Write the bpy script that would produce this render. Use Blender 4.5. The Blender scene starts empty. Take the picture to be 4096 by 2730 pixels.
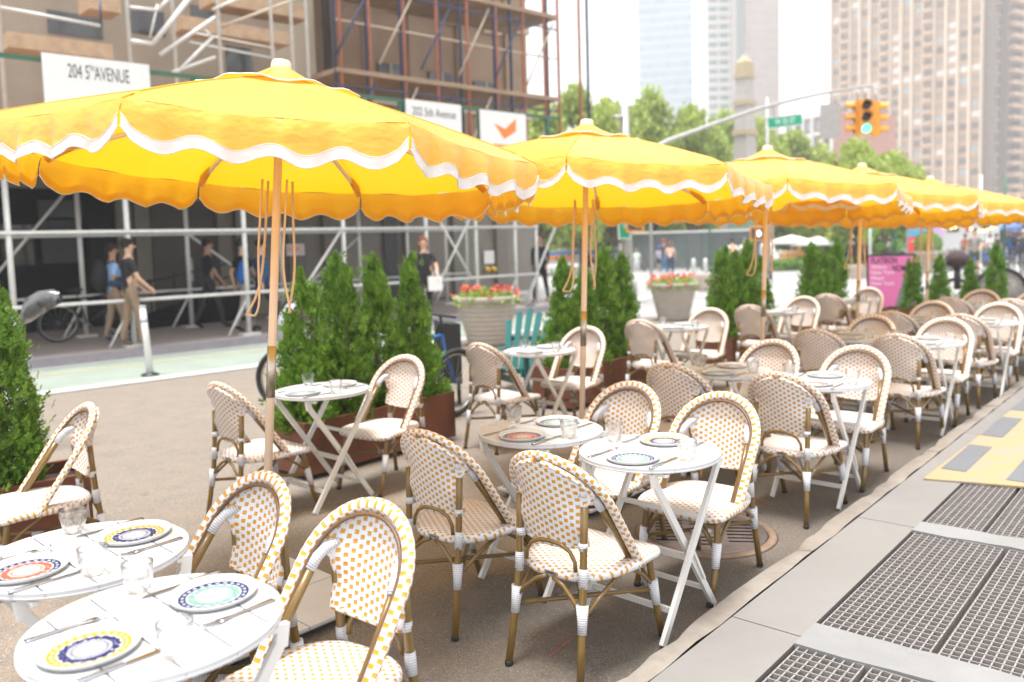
import bpy, math, random
from mathutils import Vector, Matrix
random.seed(7)
PI = math.pi
R = math.radians
sc = bpy.context.scene
col = sc.collection

# ------------------------------------------------------------------ camera
F, PITCH, ROLL, CY, CX, H = 3320.0, R(4.62), R(1.71), 1241.0, 2048.0, 1.63
cam_d = bpy.data.cameras.new('camera'); cam = bpy.data.objects.new('camera', cam_d); col.objects.link(cam)
sc.camera = cam
cam_d.sensor_width = 36; cam_d.lens = F / 4096 * 36
cam_d.shift_y = -(1365 - CY) / 4096
cam_d.clip_start = 0.05; cam_d.clip_end = 3000
r0 = Vector((1, 0, 0)); fw = Vector((0, math.cos(PITCH), -math.sin(PITCH))); dn0 = Vector((0, -math.sin(PITCH), -math.cos(PITCH)))
right = r0 * math.cos(ROLL) + dn0 * math.sin(ROLL); down = -r0 * math.sin(ROLL) + dn0 * math.cos(ROLL)
m3 = Matrix((right, -down, -fw)).transposed()
cam.matrix_world = Matrix.Translation((0, 0, H)) @ m3.to_4x4()
cam_d.dof.use_dof = True; cam_d.dof.focus_distance = 3.2; cam_d.dof.aperture_fstop = 1.75

# ------------------------------------------------------------------ world, sun, exposure
SUN_EL, SUN_AZ = R(83), R(235)
w = bpy.data.worlds.new('World'); sc.world = w; w.use_nodes = True
nt = w.node_tree; nt.nodes.clear()
sky = nt.nodes.new('ShaderNodeTexSky'); sky.sky_type = 'NISHITA'; sky.sun_disc = False
sky.sun_elevation = SUN_EL; sky.sun_rotation = SUN_AZ; sky.dust_density = 1.5; sky.air_density = 1.0; sky.ozone_density = 1.0
hsv = nt.nodes.new('ShaderNodeHueSaturation'); hsv.inputs['Saturation'].default_value = 0.06
bg = nt.nodes.new('ShaderNodeBackground'); bg.inputs['Strength'].default_value = 0.15
wo = nt.nodes.new('ShaderNodeOutputWorld')
nt.links.new(sky.outputs[0], hsv.inputs['Color']); nt.links.new(hsv.outputs[0], bg.inputs[0]); nt.links.new(bg.outputs[0], wo.inputs[0])
sun_d = bpy.data.lights.new('sun', 'SUN'); sun = bpy.data.objects.new('sun', sun_d); col.objects.link(sun)
sun_d.energy = 2.9; sun_d.angle = R(20); sun_d.color = (1, .985, .96)
sdir = Vector((math.sin(SUN_AZ) * math.cos(SUN_EL), math.cos(SUN_AZ) * math.cos(SUN_EL), math.sin(SUN_EL)))
sun.rotation_euler = sdir.to_track_quat('Z', 'Y').to_euler()
sc.view_settings.view_transform = 'Standard'; sc.view_settings.look = 'None'; sc.view_settings.gamma = 1
sc.view_settings.exposure = 1.6
sc.cycles.use_denoising = True
sc.cycles.max_bounces = 8; sc.cycles.transparent_max_bounces = 16; sc.cycles.transmission_bounces = 8
sc.cycles.sample_clamp_indirect = 8

# ------------------------------------------------------------------ pixel helpers (photo pixel + depth or height -> world point)
def ray(x, y):
    a = x - CX; b = y - CY; cr, sr = math.cos(ROLL), math.sin(ROLL)
    u = a * cr - b * sr; v = a * sr + b * cr
    c, s = math.cos(PITCH), math.sin(PITCH)
    return Vector((u / F, c - (v / F) * s, -s - (v / F) * c))
def gp(x, y, z=0.0):
    d = ray(x, y); t = (z - H) / d.z
    return Vector((d.x * t, d.y * t, z))
def at(x, y, Y):
    d = ray(x, y); t = Y / d.y
    return Vector((d.x * t, Y, H + d.z * t))
D = 1.7407
O1 = Vector((.29, 2.77, 0)); E1 = Vector((.656, .7547, 0)); N1 = Vector((.7547, -.656, 0))
def CF(s, p, z=0): return O1 + E1 * s + N1 * p + Vector((0, 0, z))
BC = Vector((-6.03, 13.29, 0)); BD = Vector((.735, .678, 0)); BN = Vector((-.678, .735, 0))
def BF(t, q, z=0): return BC + BD * t + BN * q + Vector((0, 0, z))
AZ1 = math.atan2(.656, .7547)
def yaw(az): return -az      # local +Y turned to azimuth az (clockwise from world +Y)

# ------------------------------------------------------------------ materials
def lin(h):
    h = h.lstrip('#'); o = []
    for i in (0, 2, 4):
        c = int(h[i:i + 2], 16) / 255; o.append(c / 12.92 if c <= .04045 else ((c + .055) / 1.055) ** 2.4)
    return tuple(o)
class NT:
    def __init__(s, name):
        s.m = bpy.data.materials.new(name); s.m.use_nodes = True; s.t = s.m.node_tree; s.b = s.t.nodes['Principled BSDF']; s.o = s.t.nodes['Material Output']
    def n(s, typ, **k):
        x = s.t.nodes.new(typ)
        for a, b in k.items():
            if hasattr(x, a): setattr(x, a, b)
            else: x.inputs[a.replace('_', ' ')].default_value = b
        return x
    def l(s, a, b): s.t.links.new(a, b)
    def val(s, x, sock):
        if isinstance(x, (int, float)): sock.default_value = x
        else: s.l(x, sock)
    def mth(s, op, a, b=None, c=None):
        x = s.t.nodes.new('ShaderNodeMath'); x.operation = op; s.val(a, x.inputs[0])
        if b is not None: s.val(b, x.inputs[1])
        if c is not None: s.val(c, x.inputs[2])
        return x.outputs[0]
    def mix(s, f, a, b):
        x = s.t.nodes.new('ShaderNodeMix'); x.data_type = 'RGBA'; s.val(f, x.inputs[0])
        for v, k in ((a, 6), (b, 7)):
            if isinstance(v, tuple): x.inputs[k].default_value = (*v[:3], 1)
            else: s.l(v, x.inputs[k])
        return x.outputs[2]
    def coords(s, kind='Object', scale=None):
        t = s.t.nodes.new('ShaderNodeTexCoord')
        if scale is None: return t.outputs[kind]
        mp = s.t.nodes.new('ShaderNodeMapping'); mp.inputs['Scale'].default_value = scale if not isinstance(scale, (int, float)) else (scale,) * 3
        s.l(t.outputs[kind], mp.inputs[0]); return mp.outputs[0]
    def noise(s, vec, scale, detail=3, rough=.5):
        x = s.t.nodes.new('ShaderNodeTexNoise'); x.inputs['Scale'].default_value = scale; x.inputs['Detail'].default_value = detail; x.inputs['Roughness'].default_value = rough
        s.l(vec, x.inputs['Vector']); return x.outputs['Fac']
    def ramp(s, f, lo, hi):
        x = s.t.nodes.new('ShaderNodeMapRange'); s.l(f, x.inputs[0]); x.inputs[1].default_value = lo; x.inputs[2].default_value = hi; return x.outputs[0]
    def bump(s, h, strength=.3, dist=.01):
        x = s.t.nodes.new('ShaderNodeBump'); x.inputs['Strength'].default_value = strength; x.inputs['Distance'].default_value = dist
        s.l(h, x.inputs['Height']); s.l(x.outputs[0], s.b.inputs['Normal'])
    def base(s, c):
        if isinstance(c, tuple): s.b.inputs['Base Color'].default_value = (*c[:3], 1)
        else: s.l(c, s.b.inputs['Base Color'])
M = {}
def mat(name, c, rough=.6, metal=0, var=.12, scale=6, bump=0, bscale=60, coat=0, emit=None, estr=1, stretch=None, spec=None):
    if name in M: return M[name]
    q = NT(name)
    v = q.coords('Object', stretch)
    f = q.ramp(q.noise(v, scale, 5, .6), .3, .7)
    q.base(q.mix(f, tuple(x * (1 - var) for x in c), tuple(min(1, x * (1 + var)) for x in c)))
    q.b.inputs['Roughness'].default_value = rough; q.b.inputs['Metallic'].default_value = metal
    if coat: q.b.inputs['Coat Weight'].default_value = coat
    if spec is not None: q.b.inputs['Specular IOR Level'].default_value = spec
    if bump: q.bump(q.noise(v, bscale, 4), bump, .01)
    if emit: q.b.inputs['Emission Color'].default_value = (*emit, 1); q.b.inputs['Emission Strength'].default_value = estr
    M[name] = q.m; return q.m

WHITE_STR = (.68, .69, .735); YEL = (.56, .27, .018)
def weave(name, pu, pv, along=False, wu=.165, wv=.25):
    q = NT(name); uv = q.coords('UV'); sp = q.n('ShaderNodeSeparateXYZ'); q.l(uv, sp.inputs[0])
    U = q.mth('DIVIDE', sp.outputs[0], pu); V = q.mth('DIVIDE', sp.outputs[1], pv)
    def cell(off):
        fu = q.mth('ABSOLUTE', q.mth('SUBTRACT', q.mth('FRACT', q.mth('ADD', U, off)), .5))
        fv = q.mth('ABSOLUTE', q.mth('SUBTRACT', q.mth('FRACT', q.mth('ADD', V, off)), .5))
        return q.mth('MULTIPLY', q.mth('LESS_THAN', fu, wu), q.mth('LESS_THAN', fv, wv))
    y = q.mth('MAXIMUM', cell(10.0), cell(10.5))
    prod = q.mth('MULTIPLY', q.mth('COSINE', q.mth('MULTIPLY', U, 2 * PI)), q.mth('COSINE', q.mth('MULTIPLY', V, 2 * PI)))
    rib_src = U if along else V
    rib = q.mth('ABSOLUTE', q.mth('SINE', q.mth('MULTIPLY', rib_src, PI * 6)))
    rib2 = q.mth('ABSOLUTE', q.mth('SINE', q.mth('MULTIPLY', V if along else U, PI * 4)))
    ribm = q.mth('ADD', q.mth('MULTIPLY', rib, q.mth('SUBTRACT', 1, y)), q.mth('MULTIPLY', rib2, y))
    h = q.mth('ADD', q.mth('MULTIPLY', prod, -.5), q.mth('MULTIPLY', ribm, .35))
    nz = q.noise(q.coords('Object'), 90, 2)
    # the open seams between strand bundles show the dark inside of the wicker
    seam = q.mth('MULTIPLY', q.mth('LESS_THAN', rib, .14), .25)
    whc = q.mix(q.ramp(nz, .3, .7), tuple(x * .93 for x in WHITE_STR), WHITE_STR)
    whc = q.mix(seam, whc, (.44, .42, .42))
    ylc = q.mix(q.ramp(nz, .3, .7), tuple(x * .88 for x in YEL), tuple(x * 1.05 for x in YEL))
    q.base(q.mix(y, whc, ylc)); q.b.inputs['Roughness'].default_value = .42
    q.bump(h, .75, .0025)
    M[name] = q.m; return q.m
M_panel = weave('woven_panel', .045, .0275, False, .16, .25)
M_seat = weave('woven_seat', .044, .029, False, .16, .21)
M_rim = weave('woven_rim', .036, .042, True, .20, .24)
def wrapmat():
    q = NT('white_wrap'); uv = q.coords('UV'); sp = q.n('ShaderNodeSeparateXYZ'); q.l(uv, sp.inputs[0])
    h = q.mth('ABSOLUTE', q.mth('SINE', q.mth('MULTIPLY', sp.outputs[0], PI / .0085)))
    q.base(q.mix(q.mth('LESS_THAN', h, .38), tuple(x * .9 for x in WHITE_STR), tuple(x * .5 for x in WHITE_STR))); q.b.inputs['Roughness'].default_value = .42; q.bump(h, .7, .002)
    return q.m
M_wrap = wrapmat()
def bamboo():
    q = NT('bamboo_tube'); v = q.coords('UV', (1.5, 160, 1)); n = q.noise(v, 1.0, 3); n2 = q.noise(q.coords('Object'), 14, 3)
    q.base(q.mix(q.ramp(n, .35, .7), (.21, .125, .028), (.115, .065, .015))); q.b.inputs['Roughness'].default_value = .35; q.b.inputs['Coat Weight'].default_value = .3
    return q.m
M_bam = bamboo()
M_chan = mat('dark_channel', (.12, .06, .025), .45)
M_rub = mat('black_rubber', (.015, .015, .015), .6)
M_tab = mat('white_table_paint', (.50, .50, .515), .38, var=.025, scale=3, bump=.05, bscale=140)
M_tleg = mat('table_leg_paint', (.64, .63, .61), .42, var=.03)
M_tag = mat('grey_tag', (.3, .3, .3), .3, .6)
M_ink = mat('dark_ink', (.02, .02, .025), .6)
def fabric(name, c, transl, trc, sheen=.0):
    q = NT(name); v = q.coords('Object'); n = q.noise(v, 3, 4); fine = q.noise(v, 900, 2)
    cc = q.mix(q.ramp(n, .3, .7), tuple(x * .94 for x in c), c)
    q.base(cc); q.b.inputs['Roughness'].default_value = .5; q.b.inputs['Specular IOR Level'].default_value = .5; q.b.inputs['Sheen Weight'].default_value = sheen; q.b.inputs['Sheen Roughness'].default_value = .45
    wr = q.noise(q.coords('Object', (1, 1, 1.6)), 6, 3, .55)
    q.bump(q.mth('ADD', q.mth('MULTIPLY', wr, 1.0), q.mth('MULTIPLY', fine, .02)), .6, .035)
    geo = q.n('ShaderNodeNewGeometry'); q.l(q.mth('MULTIPLY', geo.outputs['Backfacing'], .6), q.b.inputs['Coat Weight']); q.b.inputs['Coat Roughness'].default_value = .30; q.b.inputs['Coat IOR'].default_value = 1.75
    tr = q.n('ShaderNodeBsdfTranslucent'); tr.inputs['Color'].default_value = (*trc, 1)
    mx = q.n('ShaderNodeMixShader'); mx.inputs[0].default_value = transl
    q.l(q.b.outputs[0], mx.inputs[1]); q.l(tr.outputs[0], mx.inputs[2]); q.l(mx.outputs[0], q.o.inputs['Surface'])
    M[name] = q.m; return q.m
M_can = fabric('yellow_canvas', (.82, .47, .03), .36, (.93, .50, .004), .2)
M_trim = fabric('white_trim_canvas', (.78, .76, .74), .25, (.8, .7, .5), .3)
M_wood = mat('pale_wood', (.66, .50, .37), .45, var=.10, scale=4, stretch=(14, 14, .8), coat=.15)
M_rope = mat('beige_rope', (.62, .44, .28), .8)
M_steel = mat('brushed_steel', (.55, .54, .53), .32, .9, var=.06)
M_plate_steel = mat('galvanised_base', (.62, .63, .65), .45, .35, var=.05)
def glassm():
    q = NT('clear_glass'); q.base((.90, .93, .94)); q.b.inputs['Roughness'].default_value = .01; q.b.inputs['IOR'].default_value = 1.45; q.b.inputs['Transmission Weight'].default_value = 1
    tr = q.n('ShaderNodeBsdfTransparent'); lw = q.n('ShaderNodeLayerWeight'); lw.inputs[0].default_value = .35
    mx = q.n('ShaderNodeMixShader'); f = q.mth('MINIMUM', q.mth('ADD', q.mth('MULTIPLY', lw.outputs['Facing'], 1.1), .22), 1)
    q.l(f, mx.inputs[0]); q.l(tr.outputs[0], mx.inputs[1]); q.l(q.b.outputs[0], mx.inputs[2]); q.l(mx.outputs[0], q.o.inputs['Surface'])
    return q.m
M_glass = glassm()
M_cut = mat('cutlery_steel', (.42, .43, .46), .24, 1, var=.02)
def plate_mat(name, ring, inner, txt):
    q = NT(name); co = q.coords('Object'); sp = q.n('ShaderNodeSeparateXYZ'); q.l(co, sp.inputs[0])
    x, y = sp.outputs[0], sp.outputs[1]
    r = q.mth('SQRT', q.mth('ADD', q.mth('MULTIPLY', x, x), q.mth('MULTIPLY', y, y)))
    a = q.mth('ARCTAN2', y, x)
    def band(lo, hi): return q.mth('MULTIPLY', q.mth('GREATER_THAN', r, lo), q.mth('LESS_THAN', r, hi))
    wh = (.46, .46, .455)
    # outer ring with ovals
    def ang(n): return q.mth('SUBTRACT', q.mth('FRACT', q.mth('MULTIPLY', q.mth('ADD', a, 7), n / (2 * PI))), .5)
    o = ang(24); dx = q.mth('MULTIPLY', o, 2 * PI * .0785 / 24); dy = q.mth('SUBTRACT', r, .0785)
    d = q.mth('SQRT', q.mth('ADD', q.mth('MULTIPLY', q.mth('MULTIPLY', dx, dx), .75), q.mth('MULTIPLY', q.mth('MULTIPLY', dy, dy), 1.6)))
    oval = q.mth('LESS_THAN', d, .0048); dot = q.mth('LESS_THAN', d, .0017)
    c = q.mix(band(.0695, .0885), wh, ring)
    c = q.mix(oval, c, wh); c = q.mix(dot, c, (.03, .06, .2))
    # birds / leaves ring: angular teeth with noisy edge
    nz = q.noise(q.coords('Object'), 170, 2)
    t = q.mth('ABSOLUTE', ang(18)); lf = q.mth('ADD', q.mth('MULTIPLY', t, .012), q.mth('MULTIPLY', nz, .003))
    hi = q.mth('SUBTRACT', .0700, lf); lo = q.mth('ADD', .0435, q.mth('MULTIPLY', q.mth('ABSOLUTE', ang(36)), .010))
    leaf = q.mth('MULTIPLY', q.mth('LESS_THAN', r, hi), q.mth('GREATER_THAN', r, lo))
    leaf = q.mth('MULTIPLY', leaf, q.mth('GREATER_THAN', nz, .36))
    c = q.mix(leaf, c, inner)
    comb = q.mth('MULTIPLY', band(.0335, .0425), q.mth('GREATER_THAN', q.mth('SINE', q.mth('MULTIPLY', a, 84)), -.45))
    c = q.mix(comb, c, inner)
    wv = q.mth('MULTIPLY', q.mth('SINE', q.mth('MULTIPLY', a, 46)), .0016)
    sc_ = q.mth('LESS_THAN', q.mth('ABSOLUTE', q.mth('SUBTRACT', r, q.mth('ADD', .0285, wv))), .0011)
    c = q.mix(sc_, c, txt); c = q.mix(q.mth('LESS_THAN', r, .0032), c, txt)
    q.base(c); q.b.inputs['Roughness'].default_value = .35; q.b.inputs['Specular IOR Level'].default_value = .25
    return q.m
NAVY = (.004, .012, .085)
PM = [plate_mat('plate_yellow_navy', (.50, .24, .0), NAVY, NAVY), plate_mat('plate_navy_mint', (.004, .02, .095), (.12, .25, .21), (.12, .25, .21)),
      plate_mat('plate_navy_coral', (.012, .02, .08), (.48, .075, .04), (.48, .075, .04))]

# ------------------------------------------------------------------ mesh builder
class MB:
    def __init__(s): s.v = []; s.f = []; s.uv = []; s.mi = []; s.sm = []
    def add(s, vs, fs, uvs=None, mi=0, smooth=True):
        b = len(s.v); s.v += [tuple(v) for v in vs]
        for k, f in enumerate(fs):
            s.f.append([b + i for i in f]); s.mi.append(mi); s.sm.append(smooth)
            s.uv.append([uvs[k][j] if uvs else (0, 0) for j in range(len(f))])
        return s
    def box(s, lo, hi, mi=0, Mx=None):
        x0, y0, z0 = lo; x1, y1, z1 = hi
        vs = [Vector(p) for p in ((x0, y0, z0), (x1, y0, z0), (x1, y1, z0), (x0, y1, z0), (x0, y0, z1), (x1, y0, z1), (x1, y1, z1), (x0, y1, z1))]
        if Mx is not None: vs = [Mx @ v for v in vs]
        return s.add(vs, [(0, 3, 2, 1), (4, 5, 6, 7), (0, 1, 5, 4), (1, 2, 6, 5), (2, 3, 7, 6), (3, 0, 4, 7)], None, mi, False)
    def bar(s, a, b, w, h, mi=0, up=(0, 0, 1)):
        a, b = Vector(a), Vector(b); d = b - a; L = d.length; d.normalize(); up = Vector(up)
        if abs(d.dot(up)) > .98: up = Vector((0, 1, 0))
        x = d.cross(up).normalized(); z = x.cross(d)
        Mx = Matrix((x, d, z)).transposed().to_4x4(); Mx.translation = a
        return s.box((-w / 2, 0, -h / 2), (w / 2, L, h / 2), mi, Mx)
    def tube(s, pts, r, seg=8, mi=0, cap=True, flat=1.0, closed=False, nrm=None):
        pts = [Vector(p) for p in pts]; n = len(pts); rr = r if isinstance(r, (list, tuple)) else [r] * n
        T = []
        for i in range(n):
            a = pts[(i - 1) % n] if (i > 0 or closed) else pts[i]; b = pts[(i + 1) % n] if (i < n - 1 or closed) else pts[i]
            T.append((b - a).normalized())
        u = Vector(nrm) if nrm is not None else (Vector((0, 0, 1)) if abs(T[0].z) < .9 else Vector((1, 0, 0)))
        vs = []; L = [0]
        for i in range(1, n): L.append(L[-1] + (pts[i] - pts[i - 1]).length)
        for i in range(n):
            u = (u - T[i] * u.dot(T[i])).normalized(); w_ = T[i].cross(u)
            for k in range(seg):
                a = 2 * PI * k / seg; vs.append(pts[i] + u * (math.cos(a) * rr[i] * flat) + w_ * (math.sin(a) * rr[i]))
        fs = []; uvs = []; circ = 2 * PI * max(rr)
        for i in range(n if closed else n - 1):
            j = (i + 1) % n; l0 = L[i]; l1 = L[j] if j else L[i] + (pts[0] - pts[i]).length
            for k in range(seg):
                k2 = (k + 1) % seg; fs.append((i * seg + k, j * seg + k, j * seg + k2, i * seg + k2))
                c0, c1 = circ * k / seg, circ * (k + 1) / seg; uvs.append([(l0, c0), (l1, c0), (l1, c1), (l0, c1)])
        if cap and not closed:
            fs.append(tuple(range(seg))); uvs.append([(0, 0)] * seg)
            fs.append(tuple((n - 1) * seg + k for k in reversed(range(seg)))); uvs.append([(0, 0)] * seg)
        # outward orientation
        fs = [tuple(reversed(f)) for f in fs]; uvs = [list(reversed(q)) for q in uvs]
        return s.add(vs, fs, uvs, mi)
    def lathe(s, prof, seg=32, mi=0, c=(0, 0, 0), Mx=None):
        vs = []; c = Vector(c)
        for r, z in prof:
            for k in range(seg):
                a = 2 * PI * k / seg; vs.append(c + Vector((r * math.cos(a), r * math.sin(a), z)))
        if Mx is not None: vs = [Mx @ v for v in vs]
        fs = []
        for i in range(len(prof) - 1):
            for k in range(seg):
                k2 = (k + 1) % seg; fs.append((i * seg + k, i * seg + k2, (i + 1) * seg + k2, (i + 1) * seg + k))
        if prof[0][0] > 1e-4: fs.append(tuple(reversed(range(seg))))
        if prof[-1][0] > 1e-4: fs.append(tuple((len(prof) - 1) * seg + k for k in range(seg)))
        return s.add(vs, fs, None, mi)
    def ell(s, c, r, seg=12, rings=8, mi=0, Mx=None):
        prof = [(math.sin(PI * i / rings) + 1e-5, -math.cos(PI * i / rings)) for i in range(rings + 1)]
        X = Matrix.Translation(c) @ Matrix.Diagonal((r[0], r[1], r[2], 1))
        if Mx is not None: X = Mx @ X
        return s.lathe(prof, seg, mi, Mx=X)
    def poly(s, pts, th, mi=0, d=(0, 0, -1)):
        pts = [Vector(p) for p in pts]; d = Vector(d).normalized() * th; n = len(pts)
        vs = pts + [p + d for p in pts]
        fs = [tuple(range(n)), tuple(n + i for i in reversed(range(n)))] + [(i, n + i, n + (i + 1) % n, (i + 1) % n) for i in range(n)]
        return s.add(vs, fs, None, mi, False)
    def mesh(s, name, mats, smooth_ang=None):
        me = bpy.data.meshes.new(name); me.from_pydata(s.v, [], s.f)
        for m in (mats if isinstance(mats, (list, tuple)) else [mats]): me.materials.append(m)
        me.polygons.foreach_set('material_index', s.mi); me.polygons.foreach_set('use_smooth', s.sm)
        ul = me.uv_layers.new(name='uv'); flat = [c for f in s.uv for p in f for c in p]; ul.data.foreach_set('uv', flat)
        me.validate(); me.update(); return me
def ob(name, me, parent=None, loc=(0, 0, 0), rot=(0, 0, 0)):
    o = bpy.data.objects.new(name, me); col.objects.link(o); o.location = loc; o.rotation_euler = rot
    if parent: o.parent = parent
    return o
def tag(o, label, cat, group=None):
    o['label'] = label; o['category'] = cat
    if group: o['group'] = group
    return o
def thing(name, label, cat, loc=(0, 0, 0), rz=0, group=None, parts=(), scale=None, rot=None):
    o = bpy.data.objects.new(name, None); col.objects.link(o); o.location = loc; o.rotation_euler = rot or (0, 0, rz); o.empty_display_size = .1
    if scale: o.scale = scale if not isinstance(scale, (int, float)) else (scale,) * 3
    tag(o, label, cat, group)
    for p in parts:
        c = ob(p[0], p[1], o)
        if len(p) > 2 and p[2]:
            for sp in p[2]: ob(sp[0], sp[1], c)
    return o
def structure(name, me, loc=(0, 0, 0)):
    o = ob(name, me, None, loc); o['kind'] = 'structure'; return o
def text_mesh(s, size, m, ext=.002, align='CENTER', sx=1.0, bold=0):
    c = bpy.data.curves.new('t', 'FONT'); c.body = s; c.size = size; c.extrude = ext; c.align_x = align; c.align_y = 'CENTER'; c.offset = bold
    o = bpy.data.objects.new('t', c); col.objects.link(o)
    bpy.context.view_layer.update()
    me = bpy.data.meshes.new_from_object(o.evaluated_get(bpy.context.evaluated_depsgraph_get()))
    me.transform(Matrix.Diagonal((sx, 1, 1, 1)) @ Matrix.Identity(4))
    bpy.data.objects.remove(o); me.materials.clear(); me.materials.append(m); return me
def frame(origin, xdir, up=(0, 0, 1)):       # matrix whose x runs along xdir, y up, z towards the reader
    x = Vector(xdir).normalized(); u = Vector(up).normalized(); z = x.cross(u)
    Mx = Matrix((x, u, z)).transposed().to_4x4(); Mx.translation = Vector(origin); return Mx
def put(o, Mx): o.matrix_world = Mx; return o

# ================================================================== GROUND
def ground_mat():
    q = NT('tan_gravel_asphalt'); v = q.coords('Object')
    big = q.ramp(q.noise(v, .55, 4), .3, .7); mid = q.ramp(q.noise(v, 5, 4), .35, .7)
    vo = q.n('ShaderNodeTexVoronoi'); vo.inputs['Scale'].default_value = 260; q.l(v, vo.inputs['Vector'])
    sp = q.n('ShaderNodeSeparateColor'); q.l(vo.outputs['Color'], sp.inputs[0])
    g = q.mix(sp.outputs[0], (.09, .076, .062), (.28, .238, .195)); g = q.mix(q.mth('GREATER_THAN', sp.outputs[1], .982), g, (.50, .48, .45))
    g2 = q.mix(mid, g, q.mix(.5, g, (.26, .20, .15)))
    sx_ = q.n('ShaderNodeSeparateXYZ'); q.l(v, sx_.inputs[0])
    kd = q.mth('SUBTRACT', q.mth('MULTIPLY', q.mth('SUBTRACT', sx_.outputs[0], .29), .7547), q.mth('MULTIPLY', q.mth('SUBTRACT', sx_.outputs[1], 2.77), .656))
    kerb_shade = q.ramp(q.mth('ADD', kd, q.mth('MULTIPLY', q.noise(v, 1.3, 4), 1.2)), -1.6, .9)  # umbrella shade painted into the ground colour, deepening towards the kerb
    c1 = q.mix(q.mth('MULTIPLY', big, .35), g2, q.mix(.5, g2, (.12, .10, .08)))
    c2 = q.mix(q.mth('MULTIPLY', kerb_shade, .62), c1, q.mix(.35, (.0, .0, .0), q.mix(.5, g, (.055, .045, .036))))
    st = q.ramp(q.noise(q.coords('Object'), 2.6, 5, .7), .63, .70)
    q.base(q.mix(q.mth('MULTIPLY', st, .35), c2, (.05, .04, .03)))
    q.b.inputs['Roughness'].default_value = .85
    q.bump(vo.outputs['Distance'], .5, .003); return q.m
def asphalt_mat():
    q = NT('pale_street_asphalt'); v = q.coords('Object'); big = q.ramp(q.noise(v, .12, 5), .3, .7); f = q.noise(v, 160, 2)
    q.base(q.mix(q.mth('MULTIPLY', q.mth('ADD', big, f), .5), (.24, .235, .23), (.36, .35, .34))); q.b.inputs['Roughness'].default_value = .85; q.bump(f, .3, .004); return q.m
def concrete_mat(name, a, b, sc_=1.2):
    q = NT(name); v = q.coords('Object'); big = q.ramp(q.noise(v, sc_, 6, .65), .3, .7); f = q.noise(v, 380, 2, .7); sp = q.ramp(q.noise(v, 7, 5, .7), .60, .68)
    c = q.mix(big, a, b); c = q.mix(q.mth('MULTIPLY', q.mth('SUBTRACT', f, .5), 1.0), c, tuple(x * .55 for x in a)); c = q.mix(q.mth('MULTIPLY', sp, .12), c, (.16, .14, .12))
    q.base(c); q.b.inputs['Roughness'].default_value = .85; q.bump(f, .35, .003); return q.m
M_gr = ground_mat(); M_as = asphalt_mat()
M_side = concrete_mat('sidewalk_concrete', (.165, .153, .142), (.205, .193, .18))
M_curb = concrete_mat('granite_curb', (.17, .145, .12), (.27, .235, .20), 5)
M_patch = concrete_mat('grey_patch', (.185, .183, .18), (.23, .228, .225), 3)
M_farw = concrete_mat('far_sidewalk', (.30, .255, .24), (.36, .31, .29), .8)
M_line = mat('road_white_paint', (.42, .42, .41), .7, var=.1, scale=3)
M_green = mat('bike_lane_green', (.23, .265, .225), .8, var=.10, scale=2, bump=.2, bscale=200)
M_yell = mat('road_yellow_paint', (.42, .33, .16), .8, var=.1)
def zg0(x, y): return -.009 * max(0, y - 22) - .006 * max(0, x - 7)
gx = [-900, -200, -60, -20, 0, 7, 12, 20, 40, 90, 250, 900]; gy = [-300, -50, 0, 10, 22, 30, 45, 70, 110, 180, 300, 600, 1600]
structure('ground', MB().add([(x, y, max(-9, zg0(x, y))) for y in gy for x in gx], [(j * 12 + i, j * 12 + i + 1, (j + 1) * 12 + i + 1, (j + 1) * 12 + i) for j in range(12) for i in range(11)], None, 0, False).mesh('ground', M_as))
def flat(name, pts, z, m, grid=0):
    return structure(name, MB().add([(p[0], p[1], z) for p in pts], [tuple(range(len(pts)))], None, 0, False).mesh(name, m))
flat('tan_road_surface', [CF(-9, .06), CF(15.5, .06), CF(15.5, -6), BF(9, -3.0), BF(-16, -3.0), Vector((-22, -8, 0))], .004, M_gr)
# bike lane along the far kerb
def strip(name, q0, q1, t0, t1, z, m): return flat(name, [BF(t0, q0), BF(t1, q0), BF(t1, q1), BF(t0, q1)], z, m)
strip('bike_lane', -2.85, -.19, -16, 9, .008, M_green)
strip('bike_lane_white_line', -2.98, -2.68, -16, 9, .012, M_line)
strip('bike_lane_yellow_line', -1.22, -1.14, -16, 9, .012, M_yell)
strip('bike_lane_kerb_line', -.46, -.33, -16, 9, .012, M_line)
structure('far_sidewalk', MB().poly([BF(-16, -.185, .15), BF(-16, 7, .15), BF(9.3, 7, .15), BF(9.3, -.185, .15)][::-1], .15).mesh('far_sidewalk', M_farw))
structure('far_kerb', MB().poly([BF(-16, -.34, .145), BF(-16, -.187, .145), BF(9.3, -.187, .145), BF(9.3, -.34, .145)][::-1], .145).mesh('far_kerb', mat('steel_faced_kerb', (.24, .22, .24), .6)))
# crosswalk stripes beyond
def gsl(px, py):
    d = ray(px, py); z = 0
    for _ in range(12): t = (z - H) / d.z; z = zg0(d.x * t, d.y * t)
    return Vector((d.x * t, d.y * t, 0))
def sflat(name, pts, m): return structure(name, MB().add([(p.x, p.y, zg0(p.x, p.y) + .012) for p in pts], [tuple(range(len(pts)))], None, 0, False).mesh(name, m))
for k in range(9):
    a = gsl(2330 + k * 150, 1215 - k * 8); d = Vector((.9, -.42, 0)).normalized(); e = Vector((.42, .9, 0)).normalized()
    sflat('crosswalk_stripe', [a, a + d * .55, a + d * .55 + e * 3.2, a + e * 3.2], M_line)
for (px, py, L) in ((3050, 1215, 7), (3240, 1150, 8), (2650, 1130, 9)):
    a = gsl(px, py); e = Vector((.93, -.36, 0)); f = Vector((.36, .93, 0)); sflat('lane_line', [a, a + e * L, a + e * L + f * .35, a + f * .35], M_line)
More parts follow.
